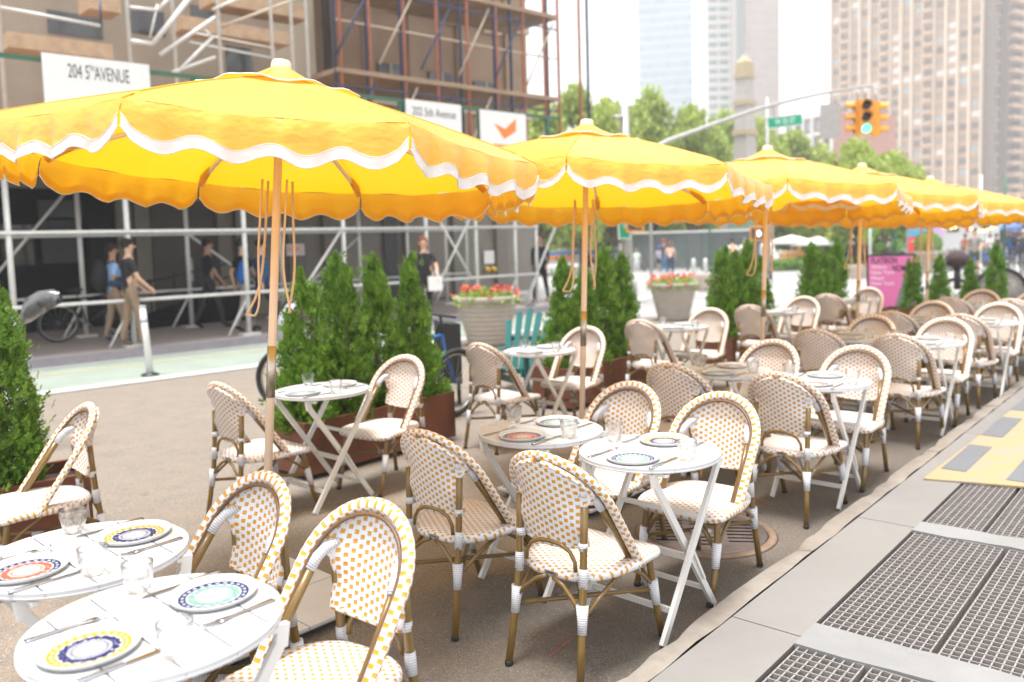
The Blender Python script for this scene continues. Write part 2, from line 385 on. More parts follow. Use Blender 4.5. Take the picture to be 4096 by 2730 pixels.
# near sidewalk with granite kerb
ZS = .10
def slab(name, s0, s1, p0, p1, m, z=ZS, th=.10, jag=0):
    return structure(name, MB().poly([CF(s0, p0, z), CF(s1, p0, z), CF(s1, p1, z), CF(s0, p1, z)][::-1], th).mesh(name, m))
# kerb stones with worn edges
sx = -3.0
while sx < 16:
    L = random.choice((1.9, 2.3, 2.75)); mb = MB(); n = 26; top = []; prof = [(.0, -.02), (.0, .06), (.006, .088), (.02, .099), (.108, .1)]
    vs = []
    for i in range(n + 1):
        s_ = sx + .004 + (L - .008) * i / n; wob = .010 * math.sin(s_ * 5.1) + .006 * math.sin(s_ * 17) + random.uniform(-.005, .005)
        wob2 = random.uniform(-.003, .003) + .004 * math.sin(s_ * 11)
        for k, (p, z) in enumerate(prof): vs.append(CF(s_, p + (wob if k < 4 else wob2), z - (abs(wob) * .6 if k in (2, 3) else 0)))
    fs = []; m_ = len(prof)
    for i in range(n):
        for k in range(m_ - 1): fs.append((i * m_ + k, i * m_ + k + 1, (i + 1) * m_ + k + 1, (i + 1) * m_ + k))
    fs.append(tuple(range(m_))); fs.append(tuple(n * m_ + k for k in reversed(range(m_))))
    structure('granite_kerb', MB().add(vs, [tuple(reversed(f)) for f in fs]).mesh('kerb', M_curb)); sx += L
PIT = -.12
slab('sidewalk_slab', -3, -.86, .116, .40, M_side); slab('sidewalk_slab', -.853, .72, .116, .40, M_side); slab('sidewalk_slab', .727, 2.22, .116, .40, M_side); slab('sidewalk_slab', 2.227, 4.6, .116, .40, M_side)
slab('sidewalk_slab', 4.607, 9.0, .116, .40, M_side); slab('sidewalk_slab', 9.007, 30, .116, .40, M_side)
slab('sidewalk_slab', 3.9, 9, .402, 6, M_side); slab('sidewalk_slab', 9.007, 30, .402, 9, M_side)
# grating field: concrete strips between panels, pit below
def patch(s0, s1):
    n = 30; a = []; b = []
    for i in range(n + 1):
        p = .402 + 2.6 * i / n; j = .012 * math.sin(p * 9) + random.uniform(-.008, .008)
        a.append(CF(s0 - .012 + j + .03 * (p - .4) * 0, p, ZS + .006)); b.append(CF(s1 + .012 + .01 * math.sin(p * 7 + 1) + random.uniform(-.008, .008), p, ZS + .006))
    structure('concrete_strip', MB().poly((a + b[::-1]), .30).mesh('strip', M_patch))
patch(.67, .86); patch(2.185, 2.325)
structure('vent_pit', MB().add([CF(-3, .4, PIT), CF(3.95, .4, PIT), CF(3.95, 3, PIT), CF(-3, 3, PIT)], [(3, 2, 1, 0)]).add([CF(-3, .403, PIT), CF(3.95, .403, PIT), CF(3.95, .403, ZS - .004), CF(-3, .403, ZS - .004)], [(0, 1, 2, 3)]).mesh('pit', mat('pit_dirt', (.17, .145, .13), .9)))
M_grate = mat('weathered_steel_bar', (.25, .24, .245), .5, .15, var=.15, scale=30)
M_gside = mat('rusty_bar_side', (.25, .22, .20), .8, var=.25, scale=20)
def grate(s0, s1, p0, p1, label, z=ZS, ps=.040, pp=.031):
    g = MB(); c = MB()
    def b_(mb, a, b, w, h):
        # bar top in steel colour, flanks dirt brown
        d = (b - a).normalized(); x = d.cross(Vector((0, 0, 1))) * (w / 2); dz = Vector((0, 0, -h))
        vs = [a - x, a + x, b + x, b - x, a - x + dz, a + x + dz, b + x + dz, b - x + dz]
        mb.add(vs, [(0, 1, 2, 3)], None, 0, False); mb.add(vs, [(0, 3, 7, 4), (1, 5, 6, 2), (0, 4, 5, 1), (2, 6, 7, 3)], None, 1, False)
    n = int((p1 - p0 - .02) / pp)
    for i in range(n + 1): b_(g, CF(s0, p0 + .01 + (p1 - p0 - .02) * i / n, z - .004), CF(s1, p0 + .01 + (p1 - p0 - .02) * i / n, z - .004), .0058, .045)
    n = int((s1 - s0) / ps)
    for i in range(n + 1): b_(c, CF(s0 + (s1 - s0) * i / n, p0 + .008, z - .002), CF(s0 + (s1 - s0) * i / n, p1 - .008, z - .002), .0044, .035)
    t = thing('sidewalk_grating', label, 'grating', (0, 0, 0), 0, 'subway gratings in the sidewalk', [('bearing_bars', g.mesh('bars', [M_grate, M_gside])), ('cross_bars', c.mesh('cross', [M_grate, M_gside]))])
grate(-.9, .655, .41, .663, 'steel grating panel in the bottom right block, next to the smooth slab'); grate(-.9, .655, .671, .925, 'steel grating panel in the bottom right block, second from the smooth slab')
grate(-.9, .655, .933, 1.19, 'steel grating panel in the bottom right block, third from the smooth slab')
grate(.875, 2.17, .41, .818, 'steel grating panel in the middle block, with rusty edge beside the smooth slab'); grate(.875, 2.17, .828, 1.236, 'steel grating panel in the middle block, cut by the right photo edge')
grate(2.34, 3.9, .41, .682, 'steel grating panel meeting the yellow mat, next to the smooth slab'); grate(2.34, 3.9, .692, .965, 'steel grating panel meeting the yellow mat, cut by the right photo edge')
grate(.875, 2.17, 1.246, 1.654, 'steel grating panel of the middle block just outside the right edge')
# worn yellow mat with grey rectangles
def ymat():
    q = NT('worn_yellow_mat'); v = q.coords('Object'); n = q.noise(q.coords('Object', (1, 6, 1)), 3, 5, .7)
    e = q.noise(v, 1.1, 3)
    q.base(q.mix(q.ramp(n, .42, .62), (.34, .235, .105), (.26, .22, .18))); q.b.inputs['Roughness'].default_value = .7; q.bump(n, .2, .005); return q.m
mp = [CF(3.13, .205, .112), CF(3.22, .5, .112), CF(3.34, .9, .112), CF(3.5, 1.6, .112), CF(3.5, 2.6, .112), CF(12, 2.6, .112), CF(12, .30, .112), CF(4.3, .225, .112)]
cov = thing('yellow_sidewalk_mat', 'worn yellow mat with grey rectangles laid over the sidewalk', 'mat', (0, 0, 0), 0, None, [('mat_sheet', MB().poly(mp, .012).mesh('mat', ymat()))])
M_pan = mat('grey_mat_panel', (.12, .125, .135), .7, var=.06)
for r_ in range(4):
    for k in range(7):
        s0 = 3.42 + 1.1 * k - (.0 if r_ % 2 == 0 else .05); p0 = .235 + .37 * r_
        ob('grey_panel', MB().poly([CF(s0, p0, .1155), CF(s0 + .76, p0, .1155), CF(s0 + .76, p0 + .14, .1155), CF(s0, p0 + .14, .1155)][::-1], .003).mesh('p', M_pan), cov)
# manhole drain cover
mh = gp(2821, 2136); M_iron = mat('brown_iron', (.13, .105, .10), .5, .4, var=.25, scale=8, bump=.3); M_hole = mat('dark_slot', (.012, .01, .009), .9)
mc = MB().lathe([(.33, 0), (.33, .010), (.318, .014), (.0001, .014)], 64)
sl = MB()
for side in (-1, 1):
    for c in range(3):
        for k in range(9):
            y = -.21 + .052 * k
            x0 = -.27 + c * .19; cx_ = x0 + .08
            if math.hypot(cx_, y) > .26 or math.hypot(cx_, y) < .09 or side > 0 and False: continue
            sl.box((x0, y - .007, .0142), (x0 + .15, y + .007, .0158))
thing('drain_cover', 'round slotted iron drain cover sunk in the tan ground under a chair', 'drain cover', (mh.x, mh.y, .004), -.15, None,
      [('cover_plate', mc.mesh('c', M_iron), [('slots', sl.mesh('s', M_hole))]), ('ring', MB().lathe([(.337, 0), (.337, .012), (.372, .008), (.385, 0)], 64).mesh('r', mat('rusty_ring', (.19, .13, .09), .8, var=.3, scale=12))),
       ('hub', MB().lathe([(.055, .0142), (.055, .018), (.02, .018), (.0001, .017)], 24).mesh('h', M_iron))])

M_pm = mat('faded_red_spray', (.30, .10, .08), .85, var=.3, scale=30)
for (x0, y0, x1, y1) in ((3005, 2018, 3040, 2004), (3040, 2004, 3072, 2012), (3058, 2022, 3088, 2008), (2290, 2560, 2200, 2632), (3052, 2178, 3070, 2183)):
    a, b = gp(x0, y0), gp(x1, y1); d = (b - a).normalized(); n_ = Vector((-d.y, d.x, 0)) * .006
    structure('paint_mark', MB().add([a - n_ + Vector((0, 0, .0075)), b - n_ * .6 + Vector((0, 0, .0075)), b + n_ * .6 + Vector((0, 0, .0075)), a + n_ + Vector((0, 0, .0075))], [(0, 1, 2, 3)], None, 0, False).mesh('pm', M_pm))
# ================================================================== CHAIR
def yloop(z): return .055 - .335 * (z - .385) / .48
def arch_pts(n=56, inset=0.0, back=0.0):
    pts = []
    a = .214 - inset
    for i in range(n + 1):
        t = i / n
        if t < .30: k = t / .30; x = -a - .003; z = .375 + (.645 - .375) * k
        elif t > .70: k = (1 - t) / .30; x = a + .003; z = .375 + (.645 - .375) * k
        else:
            th = PI * (t - .30) / .40; x = -(a + .003) * math.cos(th); z = .645 + (.195 - inset) * math.sin(th) ** .95
        pts.append(Vector((x, yloop(z) - back, z)))
    return pts
def sm(a, b, x): t = min(1, max(0, (x - a) / (b - a))); return t * t * (3 - 2 * t)
def panel_mesh():
    nu, nv = 22, 26; mb = MB()
    rows = []
    for j in range(nv + 1):
        z = .512 + (.826 - .512) * j / nv
        zz = min(1, max(0, (z - .645) / .178)); arch = (.188) * math.sqrt(max(.0, 1 - zz ** 2)) if z > .645 else .188
        hw = .148 + (arch - .148) * sm(.662, .708, z); hw = max(hw, .02)
        row = []
        for i in range(nu + 1):
            u = -1 + 2 * i / nu; x = hw * u
            yc = -.212 - .076 * (z - .512) / .31; k = .25 + .75 * sm(.58, .70, z)
            zb = z - (.018 * (1 - u * u) * (1 - sm(.512, .59, z)))
            yy = yc + (yloop(z) - yc) * min(1, (abs(x) / .198) ** 2.2) * k
            row.append((Vector((x, yy, zb)), (x + .5, zb)))
        rows.append(row)
    def grid(off, rev):
        vs = [p + Vector((0, off, 0)) for r_ in rows for p, _ in r_]; fs = []; uv = []
        W = nu + 1
        for j in range(nv):
            for i in range(nu):
                f = [j * W + i, j * W + i + 1, (j + 1) * W + i + 1, (j + 1) * W + i]
                u4 = [rows[j][i][1], rows[j][i + 1][1], rows[j + 1][i + 1][1], rows[j + 1][i][1]]
                if rev: f.reverse(); u4.reverse()
                fs.append(tuple(f)); uv.append(u4)
        mb.add(vs, fs, uv)
    grid(-.007, False); grid(.007, True)
    # rolled border
    edge = [rows[0][i] for i in range(nu + 1)] + [rows[j][nu] for j in range(1, nv + 1)]
    edge2 = [rows[j][0] for j in range(nv, -1, -1)]
    ring = [p for p, _ in edge]; mb.tube(ring, .0095, 8); mb.tube([p for p, _ in edge2], .0095, 8)
    return mb.mesh('backrest', M_panel)
def seat_mesh():
    N = 64; out = []
    for k in range(N):
        a = 2 * PI * k / N; c, s = math.cos(a), math.sin(a)
        e = .34 if s > 0 else .62
        x = .236 * math.copysign(abs(c) ** e, c); y = .236 * math.copysign(abs(s) ** e, s) + .012
        x *= 1 - .20 * max(0, -y / .225); out.append((x, y))
    def zt(x, y, f): return .412 - .010 * f ** 3 - .010 * sm(.12, .23, y) - .006 * (1 - f * f) + .006 * (abs(x) / .22) ** 2
    rings = [(0.02, 0), (.25, 0), (.5, 0), (.75, 0), (.9, 0), (.97, -.002), (1.0, -.012), (1.0, -.026), (.97, -.036), (.85, -.036), (.3, -.034), (0.02, -.034)]
    vs = []; uvp = []
    for q, (f, dz) in enumerate(rings):
        for k in range(N):
            x, y = out[k]; X, Y = x * f, y * f; vs.append((X, Y, zt(X, Y, f) + dz)); ex = 1 if q < 9 else 0
            uvp.append((X * (1 - dz * 1.0 * ex) + .5, Y * (1 - 4 * dz * ex) + .5))
    fs = []; uv = []
    for i in range(len(rings) - 1):
        for k in range(N):
            k2 = (k + 1) % N; f = (i * N + k, (i + 1) * N + k, (i + 1) * N + k2, i * N + k2); fs.append(f); uv.append([uvp[j] for j in f])
    fs.append(tuple(range(N))); uv.append([uvp[j] for j in range(N)])
    return MB().add(vs, fs, uv).mesh('seat', M_seat)
ap = arch_pts()
me_rim = MB().tube(ap, .0215, 12, nrm=(0, .8, .6), flat=.72).mesh('rim', M_rim)
me_chan = MB().tube(arch_pts(48, .026, -.002), .0065, 8).mesh('channel', M_chan)
def leg(pts, r=.0145):
    return MB().tube(pts, r, 12).mesh('leg', M_bam)
RL = [(.168, -.285, .012), (.160, -.262, .15), (.152, -.235, .32), (.150, -.222, .45), (.150, -.215, .56), (.152, -.21, .66)]
FL = [(.188, .268, .012), (.190, .235, .10), (.188, .205, .22), (.184, .188, .32), (.182, .18, .39)]
def mir(pts, s): return [(x * s, y, z) for x, y, z in pts]
def glide(x, y): return MB().lathe([(.0155, 0), (.0165, .003), (.016, .016), (.0145, .018)], 12, c=(x, y, 0)).mesh('glide', M_rub)
def sidebar(s):
    a = (s * .186, yloop(.368) - .006, .368); b = (s * .184, yloop(.55) - .012, .55); c = (s * .174, yloop(.665) - .012, .665); return MB().tube([a, b, c], .0145, 12).mesh('bar', M_bam)
def wraps():
    out = []
    def w_(pts, r, seg=12): out.append(('binding', MB().tube(pts, r, seg).mesh('wrap', M_wrap)))
    for s in (-1, 1):
        w_([(s * .178, yloop(.64) - .012, .64), (s * .170, yloop(.675) - .012, .675), (s * .155, yloop(.70) - .018, .70), (s * .138, -.222, .712)], [.0165, .017, .016, .013])
        w_([(s * .150, -.228, .362), (s * .150, -.224, .415), (s * .150, -.222, .435)], [.0172, .018, .0165])
        w_([(s * .158, -.252, .20), (s * .156, -.246, .245), (s * .152, -.238, .305)], [.0165, .0185, .024])
        w_([(s * .190, .222, .155), (s * .189, .212, .20), (s * .187, .197, .265)], [.0165, .019, .022])
        w_([(s * .146, -.216, .500), (s * .147, -.216, .53)], .0185)
    w_([(-.035, -.035, .222), (0, 0, .222), (.035, .035, .222)], [.012, .017, .012], 10)
    return out
def braces():
    mb = MB(); r = .0085
    for s in (-1, 1):
        # rear pair rising to the seat back centre
        mb.tube([(s * .148, -.245, .27), (s * .115, -.24, .31), (s * .06, -.232, .355), (s * .015, -.23, .374)], r, 8)
        mb.tube([(s * .175, .2, .235), (s * .13, .205, .31), (s * .07, .205, .36), (s * .02, .20, .376)], r, 8)
        mb.tube([(s * .160, -.235, .26), (s * .172, -.15, .31), (s * .184, -.06, .355), (s * .188, .0, .374)], r, 8)
        mb.tube([(s * .187, .19, .25), (s * .188, .12, .31), (s * .188, .05, .355), (s * .188, .01, .374)], r, 8)
    return mb.mesh('braces', M_bam)
def stretchers():
    mb = MB(); mb.tube([(-.155, -.24, .235), (.183, .20, .222)], .0095, 8); mb.tube([(.155, -.24, .235), (-.183, .20, .228)], .0095, 8); return mb.mesh('stretch', M_bam)
def hoop():
    pts = [(-.116, -.224, .415), (-.112, -.222, .45), (-.090, -.222, .485), (-.048, -.223, .505), (0, -.224, .51), (.048, -.223, .505), (.090, -.222, .485), (.112, -.222, .45), (.116, -.224, .415)]
    return MB().tube(pts, .0082, 8).mesh('hoop', M_bam)
tagm = MB().box((-.028, -.2285, .421), (.028, -.2262, .433)).mesh('tag', M_tag)
tagt = text_mesh('SAFAVIEH', .008, M_ink, .0002); tagt.transform(Matrix.Translation((0, -.2292, .387)) @ Matrix.Rotation(PI / 2, 4, 'X'))
tagm2 = MB().box((-.026, -.2285, .3805), (.026, -.2242, .3935)).mesh('tag', M_tag)
CH = [('backrest', panel_mesh(), [('maker_plate', tagm, )] if False else None), ('seat', seat_mesh(), [('maker_plate', tagm2), ('maker_lettering', tagt)]), ('arch_rim', me_rim), ('arch_channel', me_chan),
      ('leg', leg(mir(RL, -1)), [('foot', glide(-.168, -.286))]), ('leg', leg(RL), [('foot', glide(.168, -.286))]), ('leg', leg(mir(FL, -1)), [('foot', glide(-.188, .27))]), ('leg', leg(FL), [('foot', glide(.188, .27))]),
      ('side_bar', sidebar(-1)), ('side_bar', sidebar(1)), ('braces', braces()), ('stretcher', stretchers()), ('rear_hoop', hoop())] + wraps()
def chair(x, y, az, label, jit=0):
    return thing('bistro_chair', label, 'chair', (x, y, .006), yaw(R(az)), 'yellow and white woven bistro chairs', CH)

# ================================================================== TABLE
def table_parts():
    RT, th = .30, .016; tops = MB(); n = 5; wdt = .6 / n
    for i in range(n):
        y0 = -.30 + wdt * i + .0028; y1 = -.30 + wdt * (i + 1) - .0028
        pts = []; K = 14
        ya, yb = max(y0, -.2998), min(y1, .2998)
        for k in range(K + 1):
            y = ya + (yb - ya) * k / K; pts.append((math.sqrt(max(0, RT * RT - y * y)), y))
        for k in range(K + 1):
            y = yb - (yb - ya) * k / K; pts.append((-math.sqrt(max(0, RT * RT - y * y)), y))
        tops.poly([(x, y, .72) for x, y in pts], .019)
    # cleats bridging the gaps
    for i in range(1, n):
        y = -.30 + wdt * i; xr = math.sqrt(RT * RT - y * y)
        for x in (-xr + .01, xr - .01, -.12, .12, 0): tops.box((x - .008, y - .0027, .71), (x + .008, y + .0027, .7188))
    rim = MB().lathe([(.292, .700), (.300, .702), (.3015, .708), (.3005, .7078), (.292, .7075), (.27, .7072), (.27, .700)], 72)
    def fr(hx, top_y, bot_y):
        mb = MB()
        for s in (-1, 1):
            mb.bar((s * hx, top_y * .93, .655), (s * hx, bot_y, .004), .018, .030, up=(0, 1, 0)); mb.bar((s * hx, top_y * .96, .698), (s * hx, top_y * .92, .64), .019, .034, up=(0, 1, 0))
        return mb
    fa = fr(.170, -.235, .235); fb = fr(.205, .235, -.235)
    def yz(ty, by, z): k = (.655 - z) / .651; return ty * .93 + (by - ty * .93) * k
    fa.bar((-.161, yz(-.235, .235, .27), .27), (.161, yz(-.235, .235, .27), .27), .014, .028); fa.bar((-.161, yz(-.235, .235, .10), .10), (.161, yz(-.235, .235, .10), .10), .012, .02)
    fb.bar((-.196, yz(.235, -.235, .45), .45), (.196, yz(.235, -.235, .45), .45), .014, .02); fb.bar((-.196, yz(.235, -.235, .12), .12), (.196, yz(.235, -.235, .12), .12), .014, .024)
    rl = MB()
    for s in (-1, 1): rl.bar((-.22, s * .20, .690), (.22, s * .20, .690), .02, .012)
    rl.bar((0, -.22, .693), (0, .22, .693), .03, .008)
    lk = MB(); lk.bar((.188, .01, .36), (.188, .13, .16), .004, .012); 
    return [('tabletop', tops.mesh('top', M_tab), [('edge_band', rim.mesh('rim', M_tab))]), ('leg_frame', fa.mesh('fa', M_tleg)), ('leg_frame', fb.mesh('fb', M_tleg)), ('top_rail', rl.mesh('rails', M_tleg)), ('lock_link', lk.mesh('lk', M_tleg))]
TB = table_parts()
def platemesh(m):
    return MB().lathe([(.0001, .003), (.07, .003), (.094, .0042), (.1035, .010), (.1085, .0165), (.1105, .0165), (.1115, .0150), (.108, .008), (.098, .0005), (.06, 0), (.0001, 0)][::-1], 56).mesh('plate', m)
PL = [platemesh(m) for m in PM]
gl = MB().lathe([(.0001, .010), (.024, .010), (.029, .016), (.0345, .036), (.0385, .060), (.0395, .082), (.0402, .0835), (.0412, .0825), (.0405, .06), (.0375, .038), (.032, .016), (.027, .003), (.022, 0), (.0001, .002)][::-1], 40).mesh('glass', M_glass)
def fork_mesh():
    mb = MB(); pr = [(-.10, .011, .0022, .0022), (-.09, .0095, .0030, .0024), (-.03, .0065, .0032, .003), (.02, .005, .004, .004), (.045, .010, .005, .005), (.06, .0125, .0042, .0032)]
    for s in (0,):
        vs = []
        for y, wd, z, t in pr: vs += [(-wd / 1.0, y, z), (wd, y, z), (wd * .8, y, z + .0022), (-wd * .8, y, z + .0022)]
        fs = []
        for i in range(len(pr) - 1):
            for k in range(4): k2 = (k + 1) % 4; fs.append((i * 4 + k, i * 4 + k2, (i + 1) * 4 + k2, (i + 1) * 4 + k))
        fs += [(3, 2, 1, 0), tuple((len(pr) - 1) * 4 + k for k in range(4))]; mb.add(vs, fs)
    for k in range(4):
        x = -.0098 + .0065 * k; mb.tube([(x, .058, .005), (x * 1.02, .075, .0045), (x, .095, .008), (x, .103, .0115)], [.0021, .0018, .0015, .0010], 6)
    return mb.mesh('fork', M_cut)
def knife_mesh():
    mb = MB(); pr = [(-.11, .008, .008), (-.10, .009, .0085), (.0, .0065, .0075), (.006, .006, .003)]
    vs = []
    for y, wd, h in pr: vs += [(-wd, y, .0012), (wd, y, .0012), (wd * .75, y, h), (-wd * .75, y, h)]
    fs = []
    for i in range(len(pr) - 1):
        for k in range(4): k2 = (k + 1) % 4; fs.append((i * 4 + k, i * 4 + k2, (i + 1) * 4 + k2, (i + 1) * 4 + k))
    fs += [(3, 2, 1, 0)]; mb.add(vs, fs)
    mb.poly([(-.008, .006, .0035), (.007, .004, .0035), (.0105, .05, .0035), (.009, .095, .0035), (.001, .113, .0035), (-.007, .09, .0035), (-.008, .05, .0035)][::-1], .0018)
    return mb.mesh('knife', M_cut)
FK, KN = fork_mesh(), knife_mesh()
PNAME = ['yellow rimmed navy patterned plate', 'navy rimmed mint patterned plate', 'navy rimmed coral patterned plate']
def table(x, y, az, label, short, pn=(0, 1), lay=True):
    th = thing('bistro_table', label, 'table', (x, y, .006), yaw(R(az)), 'white round slatted folding tables', TB)
    if not lay: return
    f = Vector((math.sin(R(az)), math.cos(R(az)), 0)); r = Vector((f.y, -f.x, 0)); c = Vector((x, y, .006 + .7205))
    for side, nm in ((1, 'near'), (-1, 'far')):
        rz = yaw(R(az)) + (0 if side > 0 else PI)
        P = lambda fo, ro, z=0: c + f * (fo * side) + r * (ro * side) + Vector((0, 0, z))
        k = pn[0 if side > 0 else 1]
        tag(ob('plate', PL[k], None, P(-.165, .03), (0, 0, rz)), PNAME[k] + ' at the %s place of the %s' % (nm, short), 'plate', 'patterned plates on the white tables')
        tag(ob('tumbler', gl, None, P(-.045, .215), (0, 0, rz)), 'clear glass tumbler at the %s place of the %s' % (nm, short), 'glass', 'glass tumblers on the white tables')
        tag(ob('fork', FK, None, P(-.155, -.125), (0, 0, rz + R(-3 if side > 0 else 5))), 'steel fork at the %s place of the %s' % (nm, short), 'fork', 'steel forks on the white tables')
        tag(ob('knife', KN, None, P(-.14, .165), (0, 0, rz + R(3))), 'steel knife at the %s place of the %s' % (nm, short), 'knife', 'steel knives on the white tables')

# pairs of tables along the kerb
table(-.90, 1.98, 44, 'white round slatted table nearest the camera, laid for two', 'nearest table', (0, 1))
table(-1.33, 2.47, 44, 'white round laid table at the left photo edge, touching the nearest table', 'left edge table', (2, 0))
table(.57, 3.50, 43, 'white round laid table right beside the iron drain cover', 'drain side table', (1, 0))
table(.12, 3.95, 43, 'white round laid table touching the table beside the drain cover', 'table left of drain table', (2, 1))
table(1.89, 5.08, 42, 'white round laid table in the third kerbside pair, nearer the kerb', 'third kerbside table', (2, 1))
table(1.44, 5.58, 42, 'white round laid table in the third kerbside pair, farther from the kerb', 'inner third table', (1, 0))
table(3.36, 6.74, 42, 'white round laid table in the fourth kerbside pair, nearer the kerb', 'fourth kerbside table', (1, 2))
table(2.92, 7.22, 42, 'white round laid table in the fourth kerbside pair, farther from the kerb', 'inner fourth table', (1, 0))
table(4.60, 8.06, 42, 'white round laid table in the fifth kerbside pair, nearer the kerb', 'fifth kerbside table', (0, 1))
table(4.15, 8.52, 42, 'white round laid table in the fifth kerbside pair, farther from the kerb', 'inner fifth table', (1, 1))
table(5.95, 9.55, 42, 'white round laid table of the sixth kerbside pair cut by the right edge', 'sixth kerbside table', (1, 1))
table(5.50, 10.0, 42, 'white round laid table of the sixth kerbside pair near the cargo bike', 'inner sixth table', (1, 1))
# left row
table(-1.24, 5.29, 42, 'white round laid table in front of the four dense evergreens', 'first left row table', (1, 0))
table(.22, 6.92, 42, 'white round laid table beside the teal garden chairs', 'table by the teal chairs', (1, 1))
table(1.70, 8.46, 42, 'white round laid table between second and third evergreen planters', 'table before the second pot', (1, 1))
table(3.15, 9.77, 42, 'white round laid table in front of the fourth evergreen planter', 'fourth left row table', (1, 1))
table(4.52, 11.1, 42, 'white round laid table just left of the pink poster', 'table by the pink poster', (1, 1))

chair(-.585, 2.27, 217, 'woven chair facing the camera at the nearest table')
chair(-1.035, 2.63, 221, 'woven chair facing the camera at the left edge table')
chair(.26, 3.20, 40, 'woven chair seen from behind, nearest the kerb, before the drain cover')
chair(-.22, 3.63, 40, 'woven chair seen from behind, second to the left of the drain side one')
chair(.87, 3.87, 221, 'woven chair facing the camera with its legs over the drain cover')
chair(.47, 4.26, 222, 'woven chair behind the inner table of the second pair, facing camera')
chair(1.655, 4.81, 41, 'woven chair seen from behind at the third kerbside table')
chair(1.14, 5.28, 42, 'woven chair seen from behind at the inner third table')
chair(2.20, 5.43, 221, 'woven chair facing the camera at the third kerbside table')
chair(1.76, 5.90, 222, 'woven chair facing the camera at the inner third table')
chair(3.07, 6.41, 43, 'woven chair seen from behind at the fourth kerbside table')
chair(2.63, 6.90, 42, 'woven chair seen from behind at the inner fourth table')
chair(3.66, 7.07, 221, 'woven chair facing the camera at the fourth kerbside table')
chair(3.22, 7.55, 222, 'woven chair facing the camera at the inner fourth table')
chair(4.27, 7.75, 42, 'woven chair seen from behind at the fifth kerbside table')
chair(3.85, 8.20, 42, 'woven chair seen from behind at the inner fifth table')
chair(4.90, 8.40, 222, 'woven chair facing the camera at the fifth kerbside table')
chair(4.45, 8.86, 222, 'woven chair facing the camera at the inner fifth table')
chair(5.62, 9.22, 42, 'woven chair seen from behind at the sixth kerbside table')
chair(5.20, 9.68, 42, 'woven chair seen from behind at the inner sixth table')
chair(6.22, 9.88, 222, 'woven chair facing the camera at the sixth kerbside table')
chair(5.82, 10.34, 222, 'woven chair facing the camera at the inner sixth table')
chair(-2.42, 4.12, 228, 'woven chair cut by the left photo edge before the dark planter')
chair(-1.58, 5.06, 41, 'woven chair seen from behind beside the front umbrella pole')
chair(-.90, 5.62, 214, 'woven chair facing the camera against the first rusty planter')
chair(-.09, 6.62, 41, 'woven chair seen from behind in front of the teal chairs')
chair(.53, 7.24, 214, 'woven chair behind the second umbrella pole by the second planter')
chair(1.39, 8.14, 41, 'woven chair seen from behind between the second and third planters')
chair(2.02, 8.78, 214, 'woven chair facing the camera right of the second flower pot table')
chair(2.83, 9.46, 40, 'woven chair seen from behind beside the third umbrella pole')
chair(3.47, 10.1, 222, 'woven chair facing the camera before the fourth planter')
chair(4.20, 10.78, 41, 'woven chair seen from behind left of the pink poster')
chair(4.84, 11.42, 222, 'woven chair facing the camera against the pink poster')

